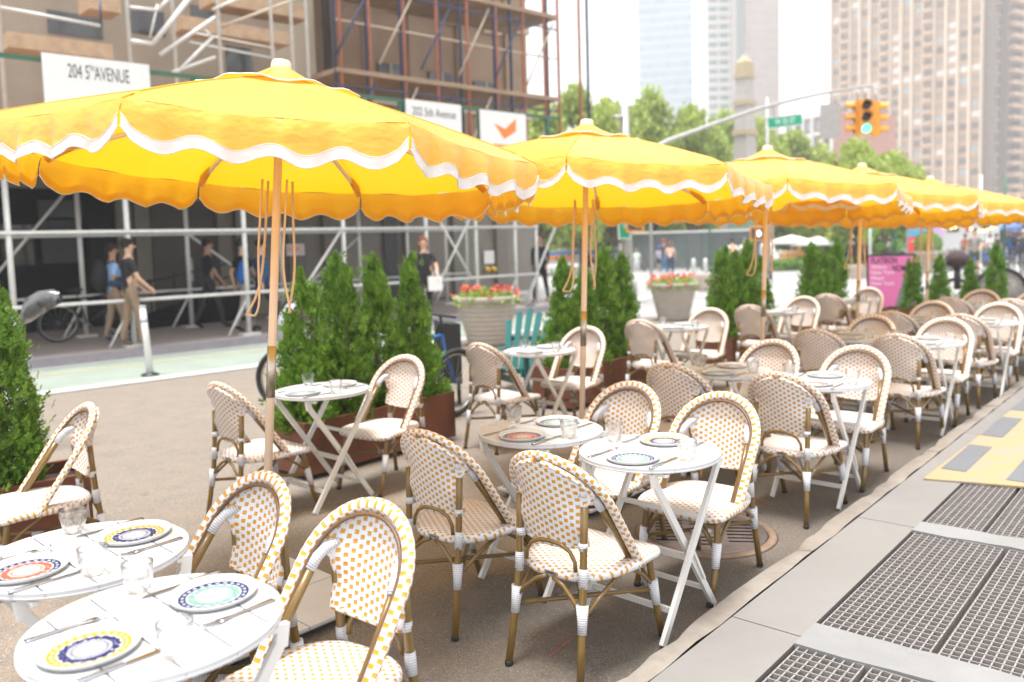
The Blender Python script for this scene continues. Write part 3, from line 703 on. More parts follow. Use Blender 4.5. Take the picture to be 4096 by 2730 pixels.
# ================================================================== UMBRELLAS
def umbrella_parts():
    HR, RR = 2.048, 1.15; V8 = [Vector((RR * math.sin(2 * PI * k / 8), RR * math.cos(2 * PI * k / 8), HR)) for k in range(8)]
    can = MB(); nr, na = 10, 12; r0_, z0 = .13, 2.372
    for k in range(8):
        A, B = V8[k], V8[(k + 1) % 8]; vs = []
        a0 = Vector((A.x * r0_ / RR, A.y * r0_ / RR, z0)); b0 = Vector((B.x * r0_ / RR, B.y * r0_ / RR, z0))
        for i in range(nr + 1):
            t = i / nr
            for j in range(na + 1):
                s = j / na; p = (a0.lerp(b0, s)).lerp(A.lerp(B, s), t)
                sag = -.022 * math.sin(PI * s) * t + .004 * math.sin(5 * PI * s + k) * t
                edge = -.012 * sm(.93, 1, t); p.z += sag + edge + .012 * math.sin(PI * t)
                vs.append(p)
        W = na + 1
        can.add(vs, [(i * W + j, (i + 1) * W + j, (i + 1) * W + j + 1, i * W + j + 1) for i in range(nr) for j in range(na)])
    seams = MB()
    for k in range(8):
        A = V8[k]; a0 = Vector((A.x * r0_ / RR, A.y * r0_ / RR, z0)); pts = []
        for i in range(nr + 1):
            t = i / nr; p = a0.lerp(A, t); p.z += -.012 * sm(.93, 1, t) + .012 * math.sin(PI * t) + .0015; pts.append(p)
        seams.tube(pts, .0022, 5)
    # valance
    val = MB(); trim = MB(); piping = MB()
    def dep(s):
        d = .138 - .016 * math.cos(2 * PI * 4 * s); e = min(s, 1 - s)
        return d - .036 * math.exp(-(e / .022) ** 2)
    n = 56
    for k in range(8):
        A, B = V8[k], V8[(k + 1) % 8]; nrm = ((A + B) * .5); nrm.z = 0; nrm.normalize()
        def P(s, d, off):
            p = A.lerp(B, s) + Vector((0, 0, -.022 * math.sin(PI * s) - .012 - d))
            fold = (.014 * math.sin(2 * PI * 4 * s + 1.3 * k) + .007 * math.sin(2 * PI * 9 * s + k)) * (d / .14) * math.sin(PI * s) ** .5
            bend = .012 * math.sin(min(1, d / .05) * PI / 2)
            return p + nrm * (off + fold + bend)
        vs = []; vt = []; pl = []; pl2 = []
        for i in range(n + 1):
            s = i / n; d = dep(s)
            for q in range(6): vs.append(P(s, d * q / 5, 0))
            for q in range(3): vt.append(P(s, d - .038 + .038 * q / 2, .0022))
            pl.append(P(s, d, .001)); pl2.append(P(s, d - .038, .003))
        val.add(vs, [(i * 6 + q, i * 6 + q + 1, (i + 1) * 6 + q + 1, (i + 1) * 6 + q) for i in range(n) for q in range(5)])
        trim.add(vt, [(i * 3 + q, i * 3 + q + 1, (i + 1) * 3 + q + 1, (i + 1) * 3 + q) for i in range(n) for q in range(2)])
        trim.tube(pl, .0028, 5); trim.tube(pl2, .0016, 4)
    # vent cap
    vent = MB(); vp = MB(); rv = .365
    for k in range(8):
        A = Vector((math.sin(2 * PI * k / 8), math.cos(2 * PI * k / 8), 0)); B = Vector((math.sin(2 * PI * (k + 1) / 8), math.cos(2 * PI * (k + 1) / 8), 0)); vs = []; edge = []
        for i in range(9):
            t = i / 8; r_ = .05 + (rv - .05) * t; z = 2.435 - .075 * (1 - (1 - t) ** 2.2) - .040 * t
            for j in range(9):
                s = j / 8; p = A.lerp(B, s) * r_; lift = .012 * math.sin(2 * PI * s * 1 + k * 2.1) * t * math.sin(PI * s)
                p.z = z + lift + .010 * math.sin(14 * s + 9 * t + k) * (1 - t) * t; vs.append(p)
                if i == 8: edge.append(p.copy())
        vent.add(vs, [(i * 9 + j, (i + 1) * 9 + j, (i + 1) * 9 + j + 1, i * 9 + j + 1) for i in range(8) for j in range(8)]); vp.tube(edge, .004, 5)
    pole = MB().tube([(0, 0, .06), (0, 0, 2.40)], .0185, 16); 
    sl_ = MB().tube([(0, 0, .98), (0, 0, 1.21)], .0200, 16); lower = MB().tube([(0, 0, .03), (0, 0, .34)], .0215, 16)
    fin = MB().lathe([(.0001, 2.475), (.036, 2.474), (.043, 2.462), (.047, 2.432), (.047, 2.420), (.0001, 2.42)][::-1], 20)
    hub = MB().lathe([(.0001, 2.34), (.045, 2.34), (.05, 2.30), (.045, 2.27), (.022, 2.265)][::-1], 16); run = MB().lathe([(.022, 2.14), (.045, 2.145), (.045, 2.19), (.022, 2.20)], 16)
    out = [('canopy', can.mesh('canopy', M_can), [('seams', seams.mesh('seams', mat('seam_thread', (.62, .33, .03), .8)))]), ('valance', val.mesh('valance', M_can), [('white_trim', trim.mesh('trim', M_trim))]), ('vent_cap', vent.mesh('vent', M_can), [('piping', vp.mesh('pip', M_trim))]),
           ('pole', pole.mesh('pole', M_wood), [('steel_sleeve', sl_.mesh('sleeve', mat('brass_sleeve', (.42, .37, .30), .3, .8))), ('steel_socket', lower.mesh('sock', M_steel))]), ('finial', fin.mesh('fin', M_wood)), ('hub', hub.mesh('hub', M_wood)), ('runner', run.mesh('run', M_wood))]
    M_strut = mat('white_strut', (.66, .60, .52), .5)
    for k in range(8):
        v = V8[k]; e = v * .94; e.z = HR - .008
        out.append(('rib', MB().bar((v.x * .05, v.y * .05, 2.318), (e.x, e.y, e.z + .012), .014, .020).mesh('rib', M_strut), [('corner_pocket', MB().tube([(v.x * .84, v.y * .84, HR + .040), (v.x * .93, v.y * .93, HR + .006), (v.x * .975, v.y * .975, HR - .03)], [.014, .022, .016], 8).mesh('pocket', M_can)),
                    ('strut', MB().bar((v.x * .04, v.y * .04, 2.165), (v.x * .42, v.y * .42, 2.215), .010, .012).mesh('strut', M_strut))]))
    # pulley rope loops
    rp = MB()
    for (x, ph, bot) in ((-.045, 0, 1.36), (.06, 1, 1.34)):
        pts = []
        for i in range(25):
            t = i / 24; a = PI * t; zz = 1.95 - (1.95 - bot) * math.sin(a) ** .55; pts.append((x + (.05 if ph else -.02) * math.sin(a) * (1.4 if t > .5 else .6) + .012 * math.sin(4 * a + ph), -.03 + .03 * math.cos(a), zz))
        rp.tube(pts, .0058, 6)
    out.append(('rope', rp.mesh('rope', M_rope)))
    return out
UP = umbrella_parts()
base_mb = MB()
def base_parts():
    a = MB()
    for i in (0, 1):
        for j in (0, 1): a.box((-.38 + .382 * i, -.38 + .382 * j, .045), (-.004 + .382 * i, -.004 + .382 * j, .058))
    fl = MB().box((-.11, -.11, .0585), (.11, .11, .066)); cs = MB()
    for i in (-1, 1):
        for j in (-1, 1): cs.tube([(i * .31 - .012, j * .31, .022), (i * .31 + .012, j * .31, .022)], .022, 12)
    tb = MB().tube([(0, 0, .066), (0, 0, .36)], .0255, 16)
    fr_ = MB().box((-.36, -.36, .03), (.36, .36, .0445)); bolts = MB()
    for i in (-1, 1):
        for j in (-1, 1): bolts.lathe([(.008, .058), (.008, .062), (.0001, .063)], 8, c=(i * .35, j * .35, 0))
    return [('weight_plate', a.mesh('pl', M_plate_steel)), ('flange', fl.mesh('fl', M_steel)), ('socket_tube', tb.mesh('tb', M_steel)), ('caster', cs.mesh('cs', M_rub)), ('frame', fr_.mesh('fr', M_steel)), ('bolt', bolts.mesh('bo', M_rub))]
BP = base_parts()
UM = [(-1.155, 3.60, ''), (.41, 5.26, ''), (2.08, 6.95, ''), (3.50, 8.42, ''), (5.10, 10.2, '')]
SHORTP = 1
ORD = ['front umbrella at the left', 'second umbrella', 'third umbrella', 'fourth umbrella', 'fifth umbrella']
for k, (x, y, nm) in enumerate(UM):
    tx, ty = ((.068, .062), (.045, .068), (.05, .06), (.05, .06), (.05, .06))[k]
    axis = Vector((tx, ty, 1)).normalized()
    lab = ['largest looking yellow umbrella with white scalloped trim at the left', 'yellow umbrella directly behind the largest looking one', 'yellow umbrella in the middle of the row of five',
           'yellow umbrella fourth along, left of the last one', 'farthest yellow umbrella, at the right photo edge'][k]
    q = Vector((0, 0, 1)).rotation_difference(axis).to_matrix() @ Matrix.Rotation(-R((188, 190, 190, 190, 190)[k]), 3, 'Z')
    u = thing('patio_umbrella', lab, 'umbrella', (x, y, .0), 0, 'yellow umbrellas along the seating', UP, rot=q.to_euler(), scale=(1, 1, (1, .975, .965, .945, .93)[k]))
    bl = ['square grey steel base on casters under the ' + ORD[k]][0]
    thing('umbrella_base', bl, 'umbrella base', (x - .002, y, .004), -R(43), 'steel umbrella bases', BP)
# ================================================================== TERRAIN beyond (street falls away gently)
def zg(x, y): return -.009 * max(0, y - 22) - .006 * max(0, x - 7)
def gg(px, py):
    d = ray(px, py); z = 0
    for _ in range(12):
        t = (z - H) / d.z; z = zg(d.x * t, d.y * t)
    return Vector((d.x * t, d.y * t, z))
def BX(px, py, q):
    d = ray(px, py); o = Vector((0, 0, H)); n = BN; t = ((BC + BN * q) - o).dot(n) / d.dot(n); p = o + d * t
    return (p - BC).dot(BD), p.z
def az_of(v): return math.atan2(v.x, v.y)

# ================================================================== EVERGREENS
def leafmat(name, dark, light, sc_=9, tr=.25):
    q = NT(name); v = q.coords('Object'); n = q.ramp(q.noise(v, sc_, 3, .6), .32, .68); g = q.n('ShaderNodeNewGeometry'); rnd = g.outputs['Random Per Island']
    f = q.mth('ADD', q.mth('MULTIPLY', n, .6), q.mth('MULTIPLY', rnd, .4)); c = q.mix(f, dark, light); q.base(c); q.b.inputs['Roughness'].default_value = .55
    t = q.n('ShaderNodeBsdfTranslucent'); q.l(c, t.inputs[0]); mx = q.n('ShaderNodeMixShader'); mx.inputs[0].default_value = tr
    q.l(q.b.outputs[0], mx.inputs[1]); q.l(t.outputs[0], mx.inputs[2]); q.l(mx.outputs[0], q.o.inputs['Surface']); return q.m
M_thuja = leafmat('evergreen_foliage', (.03, .095, .007), (.26, .46, .055), 10, .35)
M_bark = mat('bark', (.12, .08, .055), .9, var=.3, bump=.5)
def thuja(seed, h=1.18, wd=.27, tops=((0, 0, 1),), N=3400):
    rnd = random.Random(seed); mb = MB(); tk = MB()
    def prof(f, a): return wd * .93 * max(0, 1 - f) ** .82 * (.62 + .38 * min(1, f / .16)) * (1 + .10 * math.sin(7 * f + seed) + .10 * math.sin(3 * a + 9 * f + seed))
    cl = []
    for i in range(210):
        tx, ty, th = tops[rnd.randrange(len(tops))]; f = rnd.random() ** 1.25 * .97; a = rnd.random() * 2 * PI; cl.append((tx, ty, th, f, a, rnd.uniform(.50, 1.08), rnd.uniform(.022, .05)))
    for i in range(N):
        tx, ty, th, f, a, rk, cr_ = cl[rnd.randrange(len(cl))]
        if i < len(tops) * 110: tx, ty, th = tops[i % len(tops)]; f = rnd.uniform(.84, 1.03); a = rnd.random() * 6.28; rk = .5; cr_ = .012
        rr = prof(f, a) * (.84 if len(tops) > 1 and f > .3 else 1) * rk
        ox, oy = tx * min(1, f * 1.6), ty * min(1, f * 1.6)
        p = Vector((ox + rr * math.cos(a), oy + rr * math.sin(a), f * h * th)) + Vector((rnd.gauss(0, 1), rnd.gauss(0, 1), rnd.gauss(0, 1.3))) * cr_ * .75
        out = Vector((math.cos(a) * (1 - f * .7), math.sin(a) * (1 - f * .7), .75 + 1.8 * f + rnd.uniform(-.4, .5))).normalized()
        side = out.cross(Vector((rnd.uniform(-1, 1), rnd.uniform(-1, 1), rnd.uniform(-.3, 1)))).normalized()
        L = rnd.uniform(.045, .095) * (1 - .2 * f); nl = 4
        for k in range(nl + 1):
            if k == nl: b, d, l = p + out * L * .5, out, L * .62
            else: sg = 1 if k % 2 else -1; b = p + out * L * (.12 + .2 * k); d = (out + side * sg * .85).normalized(); l = L * (.55 - .07 * k)
            w_ = d.cross(out.cross(side)).normalized() * (.006 + .003 * rnd.random())
            mb.add([b, b + d * l * .5 + w_, b + d * l, b + d * l * .5 - w_], [(0, 1, 2, 3)], None, 0, False)
    for tx, ty, th in tops: tk.tube([(tx * .1, ty * .1, -.05), (tx * .7, ty * .7, h * th * .4), (tx, ty, h * th * .9)], [.02, .013, .004], 6)
    return [('crown', mb.mesh('crown', M_thuja)), ('trunk', tk.mesh('trunk', M_bark))]
TH = [thuja(1, 1.20, .27), thuja(2, 1.16, .27, ((-.05, 0, 1), (.08, .03, .93))), thuja(3, 1.14, .25, ((0, .03, .98), (.10, -.03, .86), (-.08, 0, .7)), 3800), thuja(4, 1.22, .24)]
M_cor = mat('corten_steel', (.15, .055, .028), .62, .2, var=.35, scale=5, bump=.15, bscale=40, stretch=(1, 1, .35))
M_soil = mat('dark_soil', (.03, .02, .015), 1)
def planter(cx, cy, az, label, L=1.48, W=.46, Hh=.41):
    b = MB(); t_ = .014; z0 = .035
    for (x0, y0, x1, y1) in ((-L / 2, -W / 2, L / 2, -W / 2 + t_), (-L / 2, W / 2 - t_, L / 2, W / 2), (-L / 2, -W / 2 + t_, -L / 2 + t_, W / 2 - t_), (L / 2 - t_, -W / 2 + t_, L / 2, W / 2 - t_)): b.box((x0, y0, z0), (x1, y1, Hh - .012))
    lip = MB()
    for (x0, y0, x1, y1) in ((-L / 2 - .002, -W / 2 - .002, L / 2 + .002, -W / 2 + .03), (-L / 2 - .002, W / 2 - .03, L / 2 + .002, W / 2 + .002), (-L / 2 - .002, -W / 2 + .03, -L / 2 + .03, W / 2 - .03), (L / 2 - .03, -W / 2 + .03, L / 2 + .002, W / 2 - .03)): lip.box((x0, y0, Hh - .012), (x1, y1, Hh))
    cs = [('caster', MB().tube([(i * (L / 2 - .1) - .015, j * .15, .018), (i * (L / 2 - .1) + .015, j * .15, .018)], .018, 10).mesh('c', M_rub)) for i in (-1, 1) for j in (-1, 1)]
    thing('planter_box', label, 'planter', (cx, cy, .005), R(90) - az, 'rusty steel planter boxes', [('box_walls', b.mesh('b', M_cor)), ('top_lip', lip.mesh('l', M_cor)), ('soil', MB().box((-L / 2 + t_, -W / 2 + t_, .06), (L / 2 - t_, W / 2 - t_, .34)).mesh('s', M_soil))] + cs)
def evergreens(cx, cy, az, spec, where, n0=0, Hz=.33):
    d = Vector((math.sin(az), math.cos(az), 0)); pl = ['leftmost', 'second', 'third', 'rightmost', 'extra']
    names = ['leftmost', 'second from left', 'third from left', 'rightmost'] if len(spec) == 4 else ['leftmost', 'second from left', 'middle', 'fourth from left', 'rightmost']
    for k, (off, var, scl) in enumerate(spec):
        p = Vector((cx, cy, Hz)) + d * off
        thing('evergreen_tree', 'cone shaped evergreen, %s of the row in %s' % (names[k], where), 'evergreen', p, random.uniform(0, 6), 'evergreens in the planters', TH[var], scale=(scl, scl, scl * .98))
def pl_center(N, az): d = Vector((math.sin(az), math.cos(az), 0)); l = Vector((-d.y, d.x, 0)); return Vector(N) + d * .74 + l * .23
for N, lab, spec, wh in (((-1.47, 5.70, 0), 'long rusty steel planter behind the first left row table', ((-.56, 2, 1.0), (-.22, 1, 1.04), (.12, 3, .98), (.50, 1, 1.02)), 'the first rusty planter'),
                         ((.53, 7.80, 0), 'long rusty steel planter behind the second umbrella pole', ((-.5, 0, .92), (-.15, 1, .86), (.2, 3, .98), (.52, 0, .93)), 'the second rusty planter'),
                         ((2.62, 9.85, 0), 'long rusty steel planter behind the third umbrella pole', ((-.52, 1, .98), (-.17, 0, .9), (.18, 3, .98), (.54, 2, .88)), 'the third rusty planter'),
                         ((4.50, 12.0, 0), 'long rusty steel planter left of the pink poster', ((-.55, 0, .95), (-.2, 1, .9), (.15, 2, .9), (.52, 3, .96)), 'the fourth rusty planter')):
    c = pl_center(N, AZ1); planter(c.x, c.y, AZ1, lab); evergreens(c.x, c.y, AZ1, spec, wh)
planter(6.72, 12.75, AZ1 + PI / 2, 'long rusty steel planter across the far end of the seating', 1.9)
evergreens(6.72, 12.75, AZ1 + PI / 2, ((-.50, 1, .76), (-.12, 0, .75), (.30, 0, .68), (.64, 3, .86)), 'the far end planter')
c0 = Vector((-2.62, 4.62, 0)); planter(-3.12, 4.31, AZ1 + R(12), 'dark rusty steel planter cut by the left photo edge')
evergreens(-3.05, 4.33, AZ1 + R(12), ((-.62, 2, 1.0), (-.25, 0, 1.10), (.08, 1, 1.08), (.30, 3, .92)), 'the left edge planter')

# ================================================================== FLOWER POTS
M_pot = mat('stone_grey_pot', (.36, .325, .275), .7, var=.06)
M_lf = leafmat('flower_leaves', (.10, .22, .04), (.45, .55, .12), 14); M_red = mat('red_petals', (.75, .06, .03), .5); M_org = mat('orange_petals', (.80, .22, .03), .5); M_pur = mat('purple_petals', (.25, .03, .15), .5)
def pot(x, y, s, label, seed, z=0):
    rnd = random.Random(seed); prof = [(.31, 0), (.315, .02)]
    for k in range(9):
        z0 = .02 + .076 * k; r0 = .315 + .175 * (z0 / .72); prof += [(r0, z0 + .006), (r0 + .014, z0 + .02), (r0 + .024, z0 + .05), (r0 + .018, z0 + .07)]
    prof += [(.515, .72), (.53, .73), (.535, .80), (.52, .815), (.49, .81), (.48, .72), (.0001, .70)]
    fl = MB(); pe = MB()
    for i in range(900):
        a = rnd.random() * 2 * PI; r = .56 * math.sqrt(rnd.random()); zz = .74 + .20 * rnd.random() * (1.15 - r); 
        if r > .48: zz -= .06
        p = Vector((r * math.cos(a), r * math.sin(a), zz)); d = Vector((rnd.uniform(-1, 1), rnd.uniform(-1, 1), rnd.uniform(-.2, .8))).normalized() * .05; e = d.cross(Vector((rnd.uniform(-1, 1), rnd.uniform(-1, 1), .3))).normalized() * .028
        fl.add([p - d * .3, p + e, p + d, p - e], [(0, 1, 2, 3)], None, 0, False)
    for i in range(46):
        a = rnd.random() * 2 * PI; r = .15 + .44 * rnd.random(); zz = .88 + .10 * rnd.random() - (.12 if r > .5 else 0); mi = 0 if rnd.random() < .65 else (1 if rnd.random() < .6 else 2)
        c = Vector((r * math.cos(a), r * math.sin(a), zz))
        for j in range(9):
            p = c + Vector((rnd.gauss(0, .018), rnd.gauss(0, .018), rnd.gauss(0, .014))); d = Vector((rnd.uniform(-1, 1), rnd.uniform(-1, 1), rnd.uniform(-.5, 1))).normalized() * .024; e = d.cross(Vector((rnd.uniform(-1, 1), .2, rnd.uniform(-1, 1)))).normalized() * .018
            pe.add([p - d, p + e, p + d, p - e], [(0, 1, 2, 3)], None, mi, False)
    t = thing('flower_pot', label, 'flower pot', (x, y, z), seed, 'large ribbed flower pots', [('pot', MB().lathe(prof, 40).mesh('pot', M_pot))], scale=s)
    th = thing('flowers', 'red and orange flowers in the ' + label.split(' pot')[0] + ' pot', 'flowers', (x, y, z), seed, 'flowers in the pots', [('foliage', fl.mesh('fl', M_lf)), ('blossoms', pe.mesh('pe', [M_red, M_org, M_pur]))], scale=s)
pot(-.40, 13.3, .98, 'ribbed stone grey flower pot behind the teal chair', 3)
pot(3.22, 16.5, .92, 'ribbed stone grey flower pot between the second and third planters', 5)

# ================================================================== TEAL GARDEN CHAIRS
M_teal = mat('teal_paint', (.007, .12, .11), .4, var=.08, scale=5)
def adirondack(x, y, az, label):
    parts = []
    lean = R(24); bz = .22
    def bp(u, h, off=0): return Vector((u, -.18 - h * math.sin(lean) + off * math.cos(lean), bz + h * math.cos(lean) + off * math.sin(lean)))
    for k in range(5):
        u = (k - 2) * .105; hh = (.74, .86, .92, .86, .74)[k]; tilt = (k - 2) * .045; pts = []
        w2 = .044
        for j in range(9):
            a = PI * j / 8; pts.append(bp(u + tilt * (hh / .9) - w2 * math.cos(PI - a) * -1, hh + .045 * math.sin(a)))
        pts = [bp(u - w2, 0), bp(u + w2, 0)] + [bp(u + tilt + w2 * math.cos(PI * j / 8), hh + .045 * math.sin(PI * j / 8)) for j in range(9)]
        parts.append(('back_slat', MB().poly(pts, .02, d=(0, 1, .4)).mesh('s', M_teal)))
    parts.append(('back_brace', MB().bar(bp(-.27, .52, -.03), bp(.27, .52, -.03), .03, .07).mesh('b', M_teal)))
    for k in range(6):
        y0 = -.15 + k * .098; z0 = .235 + k * .026; parts.append(('seat_slat', MB().box((-.26, y0, z0), (.26, y0 + .088, z0 + .02)).mesh('s', M_teal)))
    for s in (-1, 1):
        parts.append(('arm', MB().poly([(s * .25, -.42, .56), (s * .33, -.42, .56), (s * .42, .20, .56), (s * .42, .42, .56), (s * .36, .46, .56), (s * .29, .42, .56), (s * .27, 0, .56)][::s], .022).mesh('a', M_teal)))
        parts.append(('front_leg', MB().box((s * .31 - .02, .28, 0), (s * .31 + .02, .38, .537)).mesh('l', M_teal)))
        parts.append(('side_rail', MB().bar((s * .275, .42, .33), (s * .275, -.55, .05), .022, .10).mesh('r', M_teal)))
    thing('garden_chair', label, 'garden chair', (x, y, .006), yaw(az), 'teal slatted garden chairs', parts, scale=.80)
adirondack(.02, 9.0, R(205), 'teal slatted garden chair with rounded back in front of the flower pot')
adirondack(1.0, 9.75, R(255), 'teal slatted garden chair mostly hidden behind a white table')

# ================================================================== BICYCLES
M_tyre = mat('tyre_rubber', (.02, .02, .02), .8); M_blk = mat('black_paint', (.018, .018, .02), .4); M_chr = mat('chrome_spokes', (.4, .4, .4), .3, .9); M_sad = mat('black_vinyl', (.015, .015, .015), .5)
def ring(c, r, t, seg=36, ax='x'):
    pts = [Vector(c) + Vector((0, r * math.cos(2 * PI * k / seg), r * math.sin(2 * PI * k / seg))) for k in range(seg)]
    return pts
def bike_parts(fm, wr=.34, fat=.022, step=False, basket=None, guard=None):
    P = []
    for yc in (-.53, .53):
        sp = MB(); [sp.tube([(0, yc, wr), (0, yc + (wr - .02) * math.cos(2 * PI * k / 14), wr + (wr - .02) * math.sin(2 * PI * k / 14))], .0018, 3, cap=False) for k in range(14)]
        P.append(('wheel', MB().tube(ring((0, yc, wr), wr - fat, fat), fat, 8, closed=True, nrm=(1, 0, 0)).mesh('tyre', M_tyre), [('rim', MB().tube(ring((0, yc, wr), wr - 2.2 * fat, .01), .011, 6, closed=True, nrm=(1, 0, 0)).mesh('rim', M_chr)), ('spokes', sp.mesh('sp', M_chr))]))
    f = MB(); r = .017 if not step else .03
    bb, st, ht, hb = (0, -.08, .30), (0, -.20, .74 if not step else .62), (0, .36, .80), (0, .40, .62)
    f.tube([bb, st], r, 8); f.tube([bb, hb], r * (1.3 if step else 1), 8)
    if not step: f.tube([st, ht], r, 8)
    f.tube([bb, (0, -.53, wr)], r * .7, 6); f.tube([(0, -.19, .68 if not step else .56), (0, -.53, wr)], r * .6, 6); f.tube([ht, hb, (0, .53, wr)], r * .8, 6)
    P.append(('frame', f.mesh('f', fm)))
    P.append(('saddle', MB().ell((0, -.24, .90), (.07, .13, .03)).tube([(0, -.20, .7), (0, -.235, .89)], .013, 8).mesh('s', M_sad)))
    P.append(('handlebar', MB().tube([(0, .36, .8), (0, .34, .98)], .014, 8).tube([(-.28, .26, 1.0), (-.15, .33, .985), (.15, .33, .985), (.28, .26, 1.0)], .012, 8).mesh('h', M_blk)))
    P.append(('crank', MB().tube([(-.09, -.08, .30), (-.09, .06, .20)], .01, 6).tube([(.09, -.08, .30), (.09, -.22, .40)], .01, 6).tube([(-.1, -.08, .3), (.1, -.08, .3)], .02, 8).mesh('c', M_chr)))
    if basket: P.append(('basket', MB().box((-.16, .45, .76), (.16, .68, .95)).mesh('b', basket)))
    if guard:
        P.append(('mudguard', MB().poly([(0.02, -.53 + .38 * math.cos(a), wr + .38 * math.sin(a)) for a in [R(10 + 17 * k) for k in range(10)]], .04, d=(-1, 0, 0)).mesh('g', guard)))
    return P
BKB = bike_parts(M_blk)
def bike(loc, az, label, parts=BKB, lean=0, group=None, cat='bicycle', name='bicycle'):
    q = Matrix.Rotation(-az, 3, 'Z') @ Matrix.Rotation(lean, 3, 'Y')
    return thing(name, label, cat, loc, 0, group, parts, rot=q.to_euler())
bt = BX(370, 1360, 1.9)
bike(BF(bt[0] - .0, 1.9, .15), R(47), 'black bicycle parked in the dark under the shed at left', lean=.1)
bk = bike_parts(mat('blue_bike_frame', (.02, .12, .45), .4), .33, .026)
bike((-.92, 7.35, .006), R(42), 'delivery bicycle parked at the right end of the first planter', bk, .05)
M_blackbag = mat('black_nylon', (.02, .02, .022), .75, bump=.3, bscale=12)
thing('delivery_bag', 'tall black nylon delivery bag beside the first planter', 'bag', (-.66, 8.35, .0), .3, None, [('bag_body', MB().poly([(-.10, -.16, .86), (.10, -.16, .84), (.10, .16, .84), (-.10, .16, .87)][::-1], .60).mesh('b', M_blackbag)), ('strap', MB().tube([(-.11, -.1, .85), (-.13, 0, .7), (-.11, .1, .5)], .012, 6).mesh('s', M_blackbag)), ('stand', MB().tube([(-.1, 0, 0), (-.1, 0, .4)], .02, 6).tube([(.1, 0, 0), (.1, 0, .4)], .02, 6).mesh('st', M_blk))])
# motor scooter behind the first planter, left
M_silver = mat('silver_cover', (.42, .44, .47), .35, .5)
bike((-1.75, 8.15, .006), R(100), 'parked black bicycle half hidden behind the first evergreens', bike_parts(M_blk, .33, .028), .05)
thing('grey_bag', 'crumpled silver grey bag hanging behind the leftmost evergreen', 'bag', (-1.98, 7.3, .95), 0, None, [('bag_body', MB().ell((0, 0, 0), (.10, .09, .17), 14, 10).ell((.03, 0, .13), (.07, .06, .08)).mesh('b', M_silver)), ('handle', MB().tube([(-.05, 0, .15), (0, 0, .26), (.06, 0, .18)], .008, 6).mesh('h', M_blk))])
bike((-5.0, 6.75, .006), R(75), 'black bicycle behind the left edge evergreens with a clear bag on it', lean=.08)
hp = at(140, 1215, 7.0)
M_clear = NT('clear_plastic'); M_clear.base((.62, .64, .67)); M_clear.b.inputs['Roughness'].default_value = .12; M_clear.b.inputs['Transmission Weight'].default_value = .85; M_clear = M_clear.m
cb = MB()
for k in range(7):
    pass
cb.tube([hp + Vector((-.14, 0, -.16)), hp + Vector((-.08, 0, -.10)), hp + Vector((-.02, 0, -.02)), hp + Vector((.06, 0, .03)), hp + Vector((.13, 0, .045)), hp + Vector((.20, 0, .03))], [.03, .055, .095, .07, .085, .05], 11, cap=False)
rj = random.Random(9); cb.v = [(x + rj.uniform(-.016, .016), y + rj.uniform(-.016, .016), z + rj.uniform(-.02, .02)) for x, y, z in cb.v]
thing('plastic_bag', 'clear plastic bag wrapped over black bike bars at left', 'bag', (0, 0, 0), 0, None, [('plastic_sheet', cb.mesh('b', M_clear)), ('dark_contents', MB().tube([hp + Vector((-.09, 0, -.09)), hp + Vector((-.01, 0, -.01)), hp + Vector((.10, 0, .03)), hp + Vector((.17, 0, .03))], [.035, .072, .05, .058], 10).mesh('c', M_sad))])

# ================================================================== ROADSIDE DELINEATOR
M_wpl = mat('white_plastic', (.62, .62, .61), .45, var=.04); M_refl = mat('grey_reflector', (.45, .47, .5), .3)
dl = thing('traffic_post', 'white flexible traffic post on the edge of the bike lane', 'traffic post', gp(601, 1505), 0, None,
      [('post', MB().tube([(0, 0, .02), (-.02, 0, .5), (-.045, 0, .92)], [.047, .042, .040], 16).mesh('p', M_wpl), [('reflector_band', MB().tube([(-.034, 0, .72), (-.038, 0, .79)], .0435, 16).mesh('r', M_refl))]), ('base', MB().lathe([(.12, 0), (.11, .03), (.05, .05), (.0001, .052)], 20).mesh('b', M_blk)), ('cap', MB().tube([(-.045, 0, .92), (-.046, 0, .945)], .043, 16).mesh('c', M_refl))])

# ================================================================== SIDEWALK SHED (front left)
M_galv = mat('galvanised_pipe', (.60, .59, .57), .45, .15, var=.1, scale=10)
M_plank = mat('weathered_planks', (.30, .21, .14), .85, var=.25, scale=2, stretch=(1, 1, 8))
M_shg = mat('shed_green_paint', (.03, .11, .06), .5, var=.1)
M_beam = mat('dark_shed_beam', (.10, .10, .09), .7, var=.2)
ZW = .15
sh = thing('sidewalk_shed', 'pipe framed sidewalk shed along the building front at left', 'scaffold', BF(0, 0, 0) * 0, 0)
TS = [BX(30, 900, 0)[0], BX(520, 1100, 0)[0], BX(985, 1100, 0)[0], BX(1378, 1050, 0)[0], BX(1708, 1050, 0)[0], BX(1906, 1050, 0)[0], BX(2062, 1040, 0)[0], BX(2146, 1040, 0)[0]]
TS = [TS[0] - 2.2, TS[0] - 4.4] + TS
TE = max(TS)
for i, t in enumerate(sorted(TS)):
    for q in (0, 2.55):
        ob('post', MB().tube([BF(t, q, ZW), BF(t, q, 3.1)], .042, 12).mesh('post', M_galv), sh)
        ob('foot', MB().poly([BF(t - .16, q - .12, ZW + .04), BF(t - .16, q + .12, ZW + .04), BF(t + .16, q + .12, ZW + .04), BF(t + .16, q - .12, ZW + .04)], .04).mesh('foot', mat('pale_foot_block', (.55, .53, .5), .8)), sh)
        ob('kicker', MB().tube([BF(t - .38, q, ZW + .02), BF(t - .03, q, ZW + .62)], .022, 8).mesh('kick', M_galv), sh)
for q in (0, 2.55):
    for z in (.90, 1.99):
        ob('rail', MB().tube([BF(min(TS), q - .06, z), BF(TE, q - .06, z + .0)], .030 if q == 0 else .024, 10).mesh('rail', M_galv), sh)
